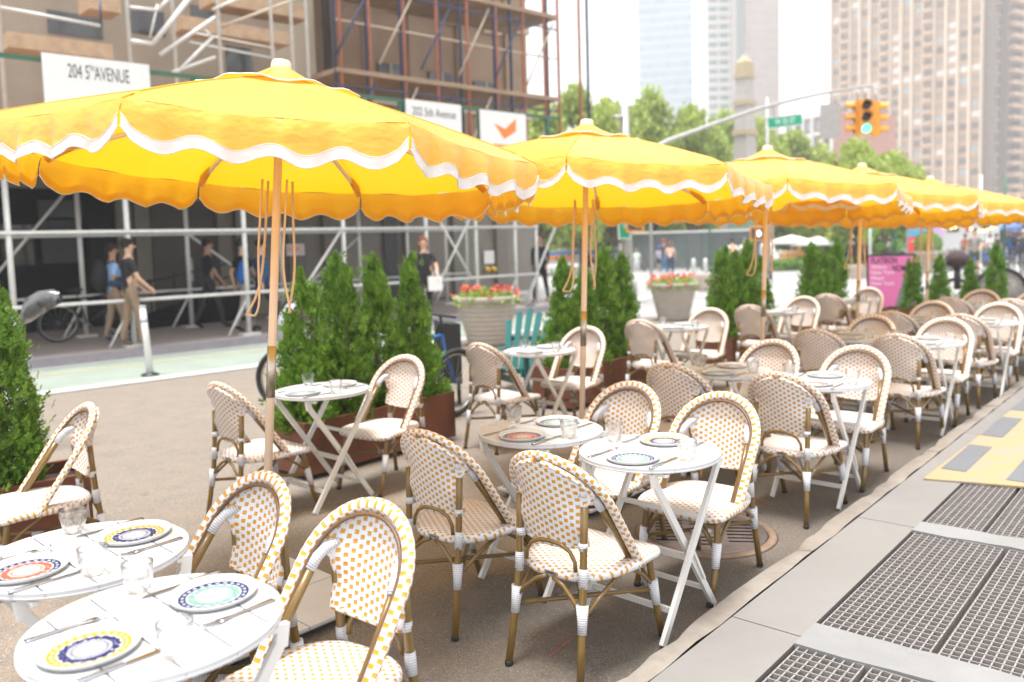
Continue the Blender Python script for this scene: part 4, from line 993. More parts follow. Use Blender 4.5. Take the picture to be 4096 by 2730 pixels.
def brace(a, b, q0=0, q1=0, r=.026): ob('brace', MB().tube([BF(a[0], q0, a[1]), BF(b[0], q1, b[1])], r, 8).mesh('br', M_galv), sh)
st_ = sorted(TS)
brace((BX(1115, 1290, -.05)[0], .25), (BX(1360, 935, -.05)[0], 1.95), -.08, -.08); brace((BX(1000, 1240, 0)[0], .5), (BX(1200, 1320, 0)[0], .3), .05, 2.5)
brace(BX(1740, 1170, -.08), BX(1900, 830, -.08), -.08, -.08); brace(BX(1740, 850, -.06), BX(1890, 1120, -.06), -.06, -.06)
brace(BX(2105, 1200, -.08), BX(2240, 860, -.08), -.08, -.08); brace((st_[2], 1.0), (st_[3], 3.0), 2.5, 2.5); brace((st_[4], 2.0), (st_[5], .5), 2.5, 2.5); brace((st_[5], .4), (st_[6], 1.9), 2.5, 2.5)
for q in (0, 1.3, 2.55): ob('beam', MB().poly([BF(min(TS) - 1, q - .06, 3.28), BF(min(TS) - 1, q + .06, 3.28), BF(TE + .5, q + .06, 3.28), BF(TE + .5, q - .06, 3.28)], .16).mesh('beam', M_beam), sh)
ob('deck', MB().poly([BF(min(TS) - 1, -.35, 3.40), BF(min(TS) - 1, 4.57, 3.40), BF(TE + .6, 4.57, 3.40), BF(TE + .6, -.35, 3.40)], .11).mesh('deck', M_plank), sh)
tt = min(TS) - 1
while tt < TE + .6:
    ob('parapet_post', MB().poly([BF(tt - .05, -.32, 4.5), BF(tt - .05, -.25, 4.5), BF(tt + .05, -.25, 4.5), BF(tt + .05, -.32, 4.5)], 1.09).mesh('pp', M_shg), sh); tt += 1.02
for z in (3.52, 4.47): ob('parapet_rail', MB().poly([BF(min(TS) - 1, -.325, z + .035), BF(min(TS) - 1, -.30, z + .035), BF(TE + .6, -.30, z + .035), BF(TE + .6, -.325, z + .035)], .07).mesh('pr', M_shg), sh)
# lamp under the shed
lp = at(2022, 855, 20.5)
thing('shed_lamp', 'small round lamp hanging under the far end of the shed', 'lamp', lp, 0, None, [('bulb', MB().ell((0, 0, 0), (.09, .09, .09)).mesh('b', mat('lamp_glow', (.8, .8, .75), .4, emit=(1, .97, .85), estr=1.6))), ('cord', MB().tube([(0, 0, .08), (0, 0, .5)], .008, 6).mesh('c', M_blk))])
# banners on the parapet
M_ban = mat('white_banner', (.70, .69, .68), .6, var=.03); M_txt = mat('banner_ink', (.06, .06, .07), .7); M_oran = mat('orange_ink', (.85, .20, .03), .6)
def banner(x0, x1, z0, z1, label, items):
    ta, tb = BX(x0, 330, -.38)[0], BX(x1, 400, -.38)[0]; Mx = frame(BF((ta + tb) / 2, -.40, (z0 + z1) / 2), BD); W = (tb - ta) / 2; hh = (z1 - z0) / 2
    t = thing('banner', label, 'banner', (0, 0, 0), 0, 'white banners on the shed parapet'); t.matrix_world = Mx
    ob('sheet', MB().box((-W, -hh, -.012), (W, hh, 0)).mesh('sh', M_ban), t)
    for (s, size, x, y, m, sxx) in items: ob('lettering', text_mesh(s, size, m, .0015, sx=sxx), t, (x * W, y * hh, .002))
    return t, W, hh
banner(172, 603, 3.35, 4.56, 'white banner reading 204 5th Avenue', [('204 5', .29, -.36, .62, M_txt, .46), ('TH', .12, -.115, .74, M_txt, .5), ('AVENUE', .29, .26, .62, M_txt, .46), ('EDMONDS', .17, -.12, -.25, M_txt, .8)])
banner(1617, 1841, 3.50, 4.50, 'white banner reading 202 5th Avenue', [('202 5th Avenue', .24, 0, .55, M_txt, .72)])
t3, W3, h3 = banner(1913, 2099, 3.38, 4.46, 'white banner with an orange check mark logo', [('kolom', .20, .0, -.50, M_ban, .9)])
ob('logo', MB().poly([(-.28, .28, .003), (.0, -.04, .003), (.36, .15, .003), (.36, .42, .003), (.04, .18, .003)][::-1], .002, d=(0, 0, -1)).mesh('lg', M_oran), t3)
ob('logo_bar', MB().box((-.34, -.40, .0005), (.36, -.16, .0012)).mesh('lb', M_oran), t3)

# ================================================================== BUILDINGS ON THE LEFT
M_wallA = mat('tan_brick_wall', (.30, .245, .19), .85, var=.10, scale=1.5, bump=.2); M_wallB = mat('brown_stone_wall', (.30, .21, .145), .85, var=.12, scale=1.2, bump=.2)
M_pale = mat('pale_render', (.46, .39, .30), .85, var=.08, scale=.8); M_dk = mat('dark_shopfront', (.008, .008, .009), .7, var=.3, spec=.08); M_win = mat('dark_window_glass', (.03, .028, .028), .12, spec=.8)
M_grw = mat('grey_granite_wall', (.20, .18, .155), .7, var=.12, scale=1.5); M_door = mat('bronze_door', (.055, .044, .036), .6); M_pil = mat('stone_pilaster', (.17, .155, .13), .75, var=.1)
def bblock(mb, t0, t1, q0, q1, z0, z1): return mb.poly([BF(t0, q0, z1), BF(t0, q1, z1), BF(t1, q1, z1), BF(t1, q0, z1)], z1 - z0)
QA = 4.6
tm = BX(1262, 300, QA)[0]; te = BX(2118, 300, QA)[0]; tp0 = BX(1090, 200, QA)[0]
bA = thing('stone_building', 'tan building behind the shed and scaffold at upper left', 'building', (0, 0, 0), 0, None)
ob('upper_wall', bblock(MB(), -12, tp0, QA, QA + 6, 3.41, 22).mesh('w', M_wallA), bA); ob('end_pier', bblock(MB(), tp0, tm, QA - .05, QA + 6, 3.41, 22).mesh('w', M_pale), bA)
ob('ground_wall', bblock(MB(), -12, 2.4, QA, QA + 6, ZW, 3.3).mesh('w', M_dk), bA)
for (x0, x1, y0, y1) in ((186, 410, 40, 160), (760, 860, 20, 150), (900, 1010, 180, 300), (520, 660, 30, 150)):
    a, z1 = BX(x0, y0, QA); b, z0 = BX(x1, y1, QA); ob('window', bblock(MB(), a, b, QA - .03, QA + .1, max(3.6, z0), z1).mesh('wi', M_win), bA)
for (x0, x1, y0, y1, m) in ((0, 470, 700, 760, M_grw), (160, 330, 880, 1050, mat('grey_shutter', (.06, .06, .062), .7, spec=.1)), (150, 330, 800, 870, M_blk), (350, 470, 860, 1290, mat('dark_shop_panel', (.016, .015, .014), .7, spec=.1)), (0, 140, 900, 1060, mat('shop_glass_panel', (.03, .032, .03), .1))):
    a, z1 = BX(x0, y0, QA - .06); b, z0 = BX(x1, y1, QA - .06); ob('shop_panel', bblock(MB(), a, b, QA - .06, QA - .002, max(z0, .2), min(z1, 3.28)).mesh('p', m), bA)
entry = bblock(MB(), BX(480, 900, QA)[0], BX(1010, 900, QA)[0], QA - .10, QA - .003, ZW, 3.28)
ob('entrance_wall', entry.mesh('e', M_pil), bA)
for x in (490, 560, 885, 960):
    a = BX(x, 900, QA - .15)[0]; ob('pilaster', bblock(MB(), a - .13, a + .16, QA - .24, QA - .102, ZW, 2.9).mesh('pi', M_pil), bA)
a, b = BX(605, 900, QA - .13)[0], BX(860, 900, QA - .13)[0]; dd = ob('door', bblock(MB(), a, b, QA - .13, QA - .102, ZW, 2.75).mesh('d', M_door), bA)
ob('door_gap', bblock(MB(), (a + b) / 2 - .01, (a + b) / 2 + .01, QA - .134, QA - .131, ZW, 2.75).mesh('g', M_blk), dd); ob('door_handle', MB().tube([BF((a + b) / 2 + .1, QA - .17, 1.0), BF((a + b) / 2 + .1, QA - .17, 1.5)], .02, 8).mesh('h', M_galv), dd)
# ramp with handrail in front of the door
rmp = thing('access_ramp', 'dark ramp with black handrails before the entrance doors', 'ramp', (0, 0, 0))
a0, a1 = BX(470, 1000, 3.4)[0], BX(940, 1000, 3.4)[0]
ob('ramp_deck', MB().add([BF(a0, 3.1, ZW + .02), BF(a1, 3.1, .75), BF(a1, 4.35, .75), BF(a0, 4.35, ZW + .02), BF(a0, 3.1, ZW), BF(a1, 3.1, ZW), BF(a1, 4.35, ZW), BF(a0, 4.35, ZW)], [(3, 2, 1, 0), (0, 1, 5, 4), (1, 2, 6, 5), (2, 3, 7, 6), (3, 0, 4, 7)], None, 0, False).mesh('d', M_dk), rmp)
for q in (3.12,):
    for dz in (.85, .5): ob('handrail', MB().tube([BF(a0, q, ZW + dz), BF(a1, q, .75 + dz * .8), BF(a1 + .25, q, .45 + dz * .8)], .022, 8).mesh('h', M_blk), rmp)
    for k in range(6): t = a0 + (a1 - a0) * k / 5; ob('baluster', MB().tube([BF(t, q, ZW + .02), BF(t, q, ZW + .87 + (.75 - ZW - .05) * k / 5)], .02, 8).mesh('b', M_blk), rmp)
# second building
bB = thing('brown_building', 'brown building wrapped in orange and blue scaffold behind the banners', 'building', (0, 0, 0))
ob('upper_wall', bblock(MB(), tm + .003, te, QA + .1, QA + 9, 3.41, 22).mesh('w', M_wallB), bB)
ob('ground_wall', bblock(MB(), 2.4, te, QA + .02, QA + 9, ZW, 3.3).mesh('w', M_grw), bB)
for (x0, x1, y0, y1) in ((1511, 1608, 250, 340), (1714, 1818, 285, 405), (1895, 1990, 325, 440), (1763, 1821, 0, 86), (1933, 1987, 50, 126), (1560, 1625, -40, 40)):
    a, z1 = BX(x0, y0, QA + .05); b, z0 = BX(x1, y1, QA + .05); wn = ob('window', bblock(MB(), a, b, QA + .02, QA + .3, max(3.6, z0), z1).mesh('wi', M_win), bB)
    ob('window_sill', bblock(MB(), a - .1, b + .1, QA - .08, QA + .096, max(3.6, z0) - .12, max(3.6, z0) - .005).mesh('s', M_pale), wn); ob('window_frame', bblock(MB(), (a + b) / 2 - .02, (a + b) / 2 + .02, QA - .01, QA + .017, max(3.6, z0), z1).mesh('f', M_pale), wn)
for z in (5.35, 7.9, 10.4): ob('cornice', bblock(MB(), tm, te, QA - .06, QA + .096, z, z + .16).mesh('c', M_pale), bB)
for x in (1350, 1480, 1660, 1850, 2040):
    a = BX(x, 300, QA)[0]; ob('pier', bblock(MB(), a - .16, a + .16, QA - .02, QA + .094, 3.42, 16).mesh('p', M_wallB), bB)
ob('downpipe', MB().tube([BF(tm + .25, QA - .2, 3.41), BF(tm + .25, QA - .2, 20)], .11, 10).mesh('d', mat('black_downpipe', (.05, .04, .035), .5)), bB)
for x, m in ((1560, M_blk), (1180, M_pil), (1320, M_pil), (1640, M_pil), (1830, M_pil), (2000, M_pil)):
    a = BX(x, 1000, QA)[0]; ob('ground_pier' if m is M_pil else 'doorway', bblock(MB(), a - .22, a + .22, QA - .12 if m is M_pil else QA - .05, QA + .017, ZW, 3.25 if m is M_pil else 2.6).mesh('p', m), bB)
sg = BX(1180, 1000, QA - .14); sgt = thing('wall_sign', 'small white sign reading FDC in red on the dark wall', 'sign', (0, 0, 0)); sgt.matrix_world = frame(BF(sg[0], QA - .16, sg[1]), BD)
ob('sign_plate', MB().box((-.24, -.14, -.01), (.24, .14, 0)).mesh('p', M_ban), sgt); ob('lettering', text_mesh('FDC', .22, M_red, .001), sgt, (0, 0, .002))
sg = BX(1955, 1050, QA - .02); s2 = thing('standpipe', 'yellow capped standpipe under a small notice on the grey wall', 'standpipe', (0, 0, 0)); s2.matrix_world = frame(BF(sg[0], QA - .05, sg[1]), BD)
ob('notice', MB().box((-.2, -.04, -.01), (.2, .34, 0)).mesh('n', M_ban), s2); [ob('cap', MB().ell((x, -.22, .04), (.1, .1, .1)).mesh('c', mat('brass_cap', (.55, .35, .06), .35, .5)), s2) for x in (-.12, .12)]
# scaffold on the second building
M_os = mat('orange_scaffold', (.42, .15, .09), .55); M_bs = mat('dark_blue_scaffold', (.04, .05, .10), .5); M_pipe = mat('pale_scaffold_pipe', (.42, .34, .26), .6)
fsB = thing('facade_scaffold', 'orange and dark blue pipe scaffold with timber decks on the brown building', 'scaffold', (0, 0, 0))
QS = 1.6
for x, m in ((1344, M_bs), (1366, M_os), (1482, M_os), (1470, M_bs), (1620, M_os), (1608, M_bs), (1752, M_os), (1760, M_bs), (1845, M_bs), (1873, M_os), (1980, M_bs), (1988, M_os), (2045, M_bs), (2095, M_os), (2180, M_os), (2190, M_bs), (2235, M_os), (2320, M_os), (2352, M_bs)):
    a = BX(x, 300, QS)[0]; ob('standard', MB().tube([BF(a, QS, 3.4), BF(a, QS, 15.5)], .04, 8).mesh('s', m), fsB)
te2 = BX(2225, 300, QS)[0]; t0s = BX(1335, 200, QS)[0]
for z in (5.4, 7.5, 9.6, 11.7): 
    ob('deck', MB().poly([BF(t0s, QS - .1, z), BF(t0s, QA - 1.2, z), BF(te2, QA - 1.2, z), BF(te2, QS - .1, z)], .10).mesh('d', M_plank), fsB)
    for k in range(6):
        a = t0s + (te2 - t0s) * k / 6; b = a + (te2 - t0s) / 6 * .9
        ob('diagonal', MB().tube([BF(a, QS - .03, z - 1.9), BF(b, QS - .03, z - .2)], .028, 6).mesh('g', M_pipe if k % 2 else M_bs), fsB)
    ob('ledger', MB().tube([BF(t0s, QS, z + 1.0), BF(te2, QS, z + 1.0)], .025, 6).mesh('l', M_pipe), fsB)
    ob('frame_bar', MB().tube([BF(t0s, QS - .02, z - .35), BF(te2, QS - .02, z - .35)], .025, 6).mesh('l', M_bs), fsB)
# scaffold and stair on the first building
fsA = thing('stair_scaffold', 'grey pipe scaffold with stair and orange timber decks at upper left', 'scaffold', (0, 0, 0))
M_or = mat('orange_plank', (.46, .32, .21), .8, var=.15)
for x in (5, 520, 700, 880, 1090, 1230, 1170):
    a = BX(x, 200, 1.2)[0]; ob('standard', MB().tube([BF(a, 1.2, 3.4), BF(a, 1.2, 16)], .035, 8).mesh('s', M_galv), fsA)
def seg(x0, y0, x1, y1, q, r=.028, m=None, nm='pipe'):
    a, za = BX(x0, y0, q); b, zb = BX(x1, y1, q); ob(nm, MB().tube([BF(a, q, za), BF(b, q, zb)], r, 8).mesh('p', m or M_galv), fsA)
seg(0, 30, 400, 105, 1.1); seg(525, 165, 610, 178, 1.0, .04); seg(610, 178, 760, -10, 1.0, .045); seg(640, 220, 860, 70, 1.0, .035); seg(700, 300, 850, 150, 1.0, .03); seg(850, 40, 1010, -30, 1.1); seg(630, 20, 600, 150, 1.0, .02); seg(520, 30, 630, 42, 1.0, .03)
seg(630, 42, 690, -20, 1.0, .03); seg(880, 110, 1230, -20, 1.2, .03, M_pipe); seg(760, 170, 1100, 235, 1.2, .02); seg(760, 130, 1100, 195, 1.2, .02); seg(820, 120, 850, 150, 1.0, .025); seg(690, 290, 860, 230, 1.0, .03); seg(400, 0, 405, 105, 1.1, .02, M_bs)
for x0, y0, x1, y1 in ((10, 125, 430, 205), (700, 65, 1130, 150), (820, -10, 1200, 25), (330, -20, 460, 20)):
    a, za = BX(x0, y0, 2.6); b, zb = BX(x1, y1, 2.6); z = (za + zb) / 2
    ob('deck', MB().poly([BF(a, 2.3, z), BF(a, 2.9, z), BF(b, 2.9, z), BF(b, 2.3, z)], .26).mesh('d', M_or), fsA)
# ================================================================== PEOPLE
def person_mesh(h, pose, cols, fat=1.0):
    # skeleton laid out for a 1.75 m figure facing +Y, then scaled
    L = pose.get('lstep', .0); hipz = .93
    J = {'pel': (0, 0, .95), 'sp': (0, .005, 1.10), 'ch': (0, 0, 1.30), 'nk': (0, .005, 1.47), 'nk2': (0, .012, 1.53), 'hd': (0, .025, 1.60), 'hd2': (0, .02, 1.67), 'tp': (0, .005, 1.715)}
    rad = {'pel': .135, 'sp': .125, 'ch': .135, 'nk': .055, 'nk2': .055, 'hd': .078, 'hd2': .085, 'tp': .06}
    E_ = [('pel', 'sp'), ('sp', 'ch'), ('ch', 'nk'), ('nk', 'nk2'), ('nk2', 'hd'), ('hd', 'hd2'), ('hd2', 'tp')]
    part = {k: 'top' for k in ('pel', 'sp', 'ch')}; part.update({'nk': 'skin', 'nk2': 'skin', 'hd': 'skin', 'hd2': 'skin', 'tp': 'skin'})
    for s, nm in ((-1, 'l'), (1, 'r')):
        st = L * s
        if pose.get('seat'):
            kn = (s * .13, .36, .93 + .12 * s * .8); an = (s * .12, .14 + .05 * s, .52 + .13 * s); pts = [('hip', (s * .10, .02, .92), .10, 'leg'), ('kn', kn, .068, 'leg'), ('an', an, .045, 'leg'), ('to', (s * .12, an[1] + .15, an[2] - .07), .035, 'shoe')]
        else:
            pts = [('hip', (s * .095, .0, .88), .092, 'leg'), ('kn', (s * .10, st * .52 + .03, .50), .063, 'leg'), ('an', (s * .10, st * 1.0 - .02, .09 + (.05 if st < 0 else 0)), .044, 'leg'), ('to', (s * .11, st * 1.0 + .14, .035), .035, 'shoe')]
        prev = 'pel'
        for k, p, r, pt in pts: J[nm + k] = p; rad[nm + k] = r; part[nm + k] = pt; E_.append((prev, nm + k)); prev = nm + k
        sw = pose.get('arm_' + nm, (0, 0)); el = (s * .245, -.02 + sw[0] * .5, 1.13 + abs(sw[0]) * .05); wr = (s * .25, el[1] + .05 + sw[1], .90 + abs(sw[1]) * .6)
        if 'wr_' + nm in pose: wr = pose['wr_' + nm]; el = ((s * .235 + wr[0]) / 2 + s * .04, (wr[1]) / 2 - .04, (1.39 + wr[2]) / 2 - .03)
        d = (Vector(wr) - Vector(el)).normalized()
        hd = Vector(wr) + d * .06
        chain = [('sh', (s * .175, 0, 1.395), .058, 'top'), ('el', el, .040, 'sleeve'), ('wr', wr, .026, 'arm'), ('pa', tuple(hd), .026, 'arm')]; prev = 'ch'
        for k, p, r, pt in chain: J[nm + k] = p; rad[nm + k] = r; part[nm + k] = pt; E_.append((prev, nm + k)); prev = nm + k
        lat = Vector((0, 1, 0)) if abs(d.y) < .7 else Vector((0, 0, 1))
        for f in range(4):
            b = hd + lat * (.027 - .018 * f) + d * .01; m = b + d * (.035 + .006 * (1.5 - abs(f - 1.5))); t_ = m + (d + Vector((-s * .4, 0, 0))).normalized() * .03
            for k, p in (('f%da' % f, m), ('f%db' % f, t_)): J[nm + k] = tuple(p); rad[nm + k] = .0095; part[nm + k] = 'arm'
            E_ += [(nm + 'pa', nm + 'f%da' % f), (nm + 'f%da' % f, nm + 'f%db' % f)]
        tb = Vector(wr) + d * .03 + lat * .035; J[nm + 't'] = tuple(tb + d * .02); rad[nm + 't'] = .0105; part[nm + 't'] = 'arm'; E_.append((nm + 'pa', nm + 't'))
    lean = pose.get('lean', 0); keys = list(J); sc_ = h / 1.75
    co = []
    for k in keys:
        v = Vector(J[k])
        if v.z > .95 and lean: v.y += (v.z - .95) * lean; 
        co.append(v * sc_)
    me = bpy.data.meshes.new('sk'); me.from_pydata(co, [(keys.index(a), keys.index(b)) for a, b in E_], []); o = bpy.data.objects.new('sk', me); col.objects.link(o)
    md = o.modifiers.new('s', 'SKIN'); md.use_smooth_shade = True; sv = me.skin_vertices[0].data
    for i, k in enumerate(keys):
        r = rad[k] * sc_ * (fat if part[k] in ('top', 'leg') else 1); wd = 1.25 if k in ('ch', 'sp', 'pel') else 1.0; sv[i].radius = (r * wd, r * (.82 if wd > 1 else 1.0)); sv[i].use_root = (k == 'pel')
    s2 = o.modifiers.new('u', 'SUBSURF'); s2.levels = 1; s2.render_levels = 1
    bpy.context.view_layer.update()
    ev = bpy.data.meshes.new_from_object(o.evaluated_get(bpy.context.evaluated_depsgraph_get())); bpy.data.objects.remove(o)
    names = ['skin', 'top', 'leg', 'shoe', 'arm']
    ev.materials.clear()
    for k in ('skin', 'top', 'leg', 'shoe'): ev.materials.append(cols[k])
    segs = [(Vector(co[keys.index(a)]), Vector(co[keys.index(b)]), b) for a, b in E_]; long = cols.get('long', False)
    for p in ev.polygons:
        c = p.center; best = None
        for a, b, nm in segs:
            ab = b - a; t = max(0, min(1, (c - a).dot(ab) / max(ab.length_squared, 1e-9))); d = (c - a - ab * t).length
            if best is None or d < best[0]: best = (d, nm, t)
        pt = part[best[1]]; nm = best[1]
        if nm == 'nk': pt = 'top' if best[2] < .75 else 'skin'
        if nm.endswith('wr'): pt = 'top' if long and best[2] < .85 else 'skin'
        elif pt == 'sleeve': pt = 'top' if (long or best[2] < .75) else 'skin'
        elif pt == 'arm': pt = 'skin'
        if nm in ('lan', 'ran') and cols.get('shorts'): pt = 'skin' if best[2] < .85 else 'shoe'
        if nm in ('lkn', 'rkn') and cols.get('shorts') and best[2] > .75: pt = 'skin'
        p.material_index = {'skin': 0, 'top': 1, 'leg': 2, 'shoe': 3}[pt]; p.use_smooth = True
    return ev, sc_, lean
SKIN = [mat('skin_light', (.52, .32, .22), .5), mat('skin_tan', (.34, .19, .12), .5), mat('skin_brown', (.20, .11, .07), .5)]
def cm(h): c = lin(h); return mat('cloth_' + h.strip('#'), c, .85, bump=.2, bscale=30)
def person(loc, az, h, label, top, legc, skin=0, hair='#1a1410', shoe='#2a2a2a', pose={}, long=False, shorts=False, hat=None, hairlong=False, group=None):
    ev, s, lean = person_mesh(h, pose, {'skin': SKIN[skin], 'top': cm(top), 'leg': cm(legc), 'shoe': cm(shoe), 'long': long, 'shorts': shorts})
    dy = lean * .7
    o = ob('person', ev, None, loc, (0, 0, yaw(az))); tag(o, label, 'person', group)
    hz = Vector((0, (.018 + dy) * s, 1.66 * s)); hm = cm(hair)
    hb = MB().ell(hz + Vector((0, -.018, .022)) * s, (.092 * s, .100 * s, .088 * s), 14, 10)
    if hairlong: hb.ell(hz + Vector((0, -.07, -.12)) * s, (.10 * s, .05 * s, .17 * s), 12, 8)
    # keep the face clear: hair vertices in front are pulled back
    fy = hz.y + .045 * s; hb.v = [(x, min(y, fy) if z < hz.z + .035 * s else y, z) for x, y, z in hb.v]
    ob('hair', hb.mesh('hair', hm), o)
    fb = MB().ell(hz + Vector((0, .098, -.035)) * s, (.013 * s, .018 * s, .022 * s), 8, 6).ell(hz + Vector((-.088, .0, -.03)) * s, (.012 * s, .02 * s, .03 * s), 8, 6).ell(hz + Vector((.088, .0, -.03)) * s, (.012 * s, .02 * s, .03 * s), 8, 6)
    ob('nose_and_ears', fb.mesh('f', SKIN[skin]), o)
    ob('eyes', MB().ell(hz + Vector((-.032, .083, -.005)) * s, (.011 * s, .008 * s, .007 * s), 8, 6).ell(hz + Vector((.032, .083, -.005)) * s, (.011 * s, .008 * s, .007 * s), 8, 6).mesh('e', M_ink), o)
    ob('mouth', MB().ell(hz + Vector((0, .083, -.075)) * s, (.024 * s, .006 * s, .006 * s), 8, 6).mesh('m', mat('lip', (.35, .12, .10), .5)), o)
    if hat: ob('cap', MB().ell(hz + Vector((0, -.01, .05)) * s, (.10 * s, .105 * s, .07 * s), 14, 8).poly([(hz.x - .08 * s, hz.y + .05, hz.z + .045 * s), (hz.x + .08 * s, hz.y + .05, hz.z + .045 * s), (hz.x + .06 * s, hz.y + .17 * s, hz.z + .035 * s), (hz.x - .06 * s, hz.y + .17 * s, hz.z + .035 * s)][::-1], .01).mesh('cap', cm(hat)), o)
    return o
def backpack(loc, az, colr, label, z=1.22, size=1.0):
    m = MB().ell((0, -.21, z), (.15 * size, .09 * size, .23 * size), 14, 10).ell((0, -.28, z - .07), (.11 * size, .05 * size, .12 * size), 12, 8)
    st = MB()
    for s in (-1, 1): st.tube([(s * .10, -.14, z + .18), (s * .12, -.02, z + .23), (s * .125, .115, z + .12), (s * .12, .11, z - .06), (s * .12, -.12, z - .16)], .014, 6)
    return thing('backpack', label, 'backpack', loc, yaw(az), None, [('pack_body', m.mesh('b', cm(colr))), ('straps', st.mesh('s', cm('#151515')))])
AZB = R(47)
WK = dict(lstep=.26, arm_l=(.22, .1), arm_r=(-.2, -.05)); WK2 = dict(lstep=-.22, arm_l=(-.2, 0), arm_r=(.2, .08)); SD = dict(lstep=.03)
def gpz(px, py, z=.15): return gp(px, py, z)
p1 = BF(-1.55, .95, .15); p2 = BF(-.75, .55, .15)
p1 = gpz(470, 1378); p2 = gpz(535, 1392)
person(p1, AZB, 1.66, 'man in pale blue shirt and tan trousers walking under the shed', '#8fb4dc', '#8c7a68', 1, '#2a1a12', '#3a3f52', dict(lstep=.14, arm_l=(.15, .1), arm_r=(-.12, 0)))
backpack(p1, AZB, '#1c1c1e', 'black backpack on the man in the pale blue shirt', 1.15, 1.15)
person(p2, AZB, 1.72, 'man in black vest walking beside the man in pale blue', '#1c1a1e', '#8a7460', 0, '#120e0c', '#6a5a48', dict(lstep=.12, wr_l=(-.2, .25, .95), arm_r=(.12, .12)))
thing('sling_bag', 'navy shoulder bag carried between the two walking men', 'bag', p1 + Vector((.14, -.12, 1.02)), yaw(AZB), None, [('bag_body', MB().ell((.02, .08, 0), (.14, .24, .11), 14, 8).mesh('b', cm('#22364e'))), ('strap', MB().tube([(0, -.1, .05), (-.02, .0, .34), (.02, .12, .06)], .015, 6).mesh('s', cm('#1a2230')))])
p3 = gpz(845, 1318); person(p3, R(60), 1.72, 'bearded man in black t-shirt and grey trousers under the shed', '#14161e', '#2c2a30', 1, '#0e0a08', '#141414', dict(lstep=.26, wr_r=(.24, .22, .92), wr_l=(-.2, .15, .95)))
p4 = gpz(985, 1330); person(p4, AZB, 1.70, 'person in black top and light grey trousers behind a shed post', '#121214', '#8f8a86', 0, '#120e0c', '#202020', WK2)
p5 = gpz(1058, 1330); person(p5, AZB, 1.68, 'person in a blue jacket and navy trousers beside the umbrella pole', '#1f4a74', '#1d2340', 0, '#1a120e', '#202020', WK, long=True)
backpack(p5 + Vector((-.12, 0, 0)), AZB, '#0f5fae', 'bright blue sack on the person in the blue jacket', 1.1, .95)
p6 = gp(1705, 1290, .15); person(p6, R(170), 1.64, 'red haired woman in black top walking towards the camera', '#17151a', '#1a1a1e', 0, '#6e2f16', '#b08c70', WK, hairlong=True)
thing('tote_bag', 'white paper bag carried by the red haired woman', 'bag', p6 + Vector((.22, -.22, .62)), .3, None, [('bag_body', MB().box((-.13, -.05, 0), (.13, .05, .27)).mesh('b', M_ban)), ('handles', MB().tube([(-.07, 0, .27), (0, 0, .38), (.07, 0, .27)], .006, 6).mesh('h', M_ban))])
p7 = gp(2165, 1212, .10); person(p7, R(200), 1.74, 'man in black walking at the far corner of the shed', '#101014', '#141418', 1, '#0e0a08', '#8a5a3c', WK, long=True)
# figures in the street beyond
def far(px, py, az, h, label, *a, **k): g = gg(px, py); return person(g, az, h, label, *a, **k)
GF = None
far(2640, 1094, R(20), 1.45, 'small figure in a blue cap and pale shirt before the glass fence', '#b9c2de', '#1c1c20', 0, '#2c3c80', '#d8a080', SD, hat='#3552c0', shorts=True)
far(2656, 1098, R(20), 1.74, 'person in red cap and blue jeans before the glass fence', '#4a4a52', '#3f6f9c', 0, '#5a2020', '#cccccc', SD, hat='#c83048')
far(2682, 1100, R(15), 1.62, 'woman in a peach top and navy jeans before the glass fence', '#e8c0ae', '#22365c', 0, '#7a5236', '#cccccc', SD, hairlong=True)
far(2548, 1102, R(200), 1.35, 'child in a pale green top left of the glass fence', '#cfe8dc', '#d8d8d8', 0, '#6a4a3a', '#eeeeee', SD)
far(2930, 1106, R(10), 1.70, 'person in black trousers with a peach backpack in the street', '#dfe9e2', '#1c1c1e', 1, '#1a1412', '#202020', WK)
backpack(gg(2930, 1106), R(10), '#e0a488', 'peach backpack worn by the person in black trousers', 1.22, .9)
far(2978, 1108, R(10), 1.70, 'person in a cream shirt walking right of the peach backpack', '#f0e8dc', '#d8c8b8', 0, '#6a6a72', '#cccccc', WK)
far(3068, 1132, R(30), 1.76, 'person in a white shirt behind the third umbrella pole', '#e4e2e0', '#3a4a6a', 0, '#8a5a48', '#cccccc', WK, long=True)
# green glazed kiosk fence
M_gf = mat('green_grey_glass', (.10, .125, .12), .18, var=.25, scale=.5, spec=.7); M_gfr = mat('grey_fence_frame', (.10, .105, .11), .5)
a = gg(2524, 1088); b = gg(3052, 1080); ht = 2.15
fn = thing('glazed_fence', 'long dark green glazed fence across the street', 'fence', (0, 0, 0)); dF = (b - a); 
for k in range(9):
    p = a + dF * (k / 9); q = a + dF * ((k + .96) / 9); ob('glass_panel', MB().bar(p + Vector((0, 0, ht / 2 + .1)), q + Vector((0, 0, ht / 2 + .1)), .05, ht - .2, up=(0, 0, 1)).mesh('p', M_gf), fn)
    ob('fence_post', MB().bar(p - dF * .004, p - dF * .004 + Vector((0, 0, ht)), .12, .12).mesh('po', M_gfr), fn)
ob('coping', MB().bar(a + Vector((0, 0, ht + .06)), b + Vector((0, 0, ht + .06)), .35, .11).mesh('c', M_wpl), fn)
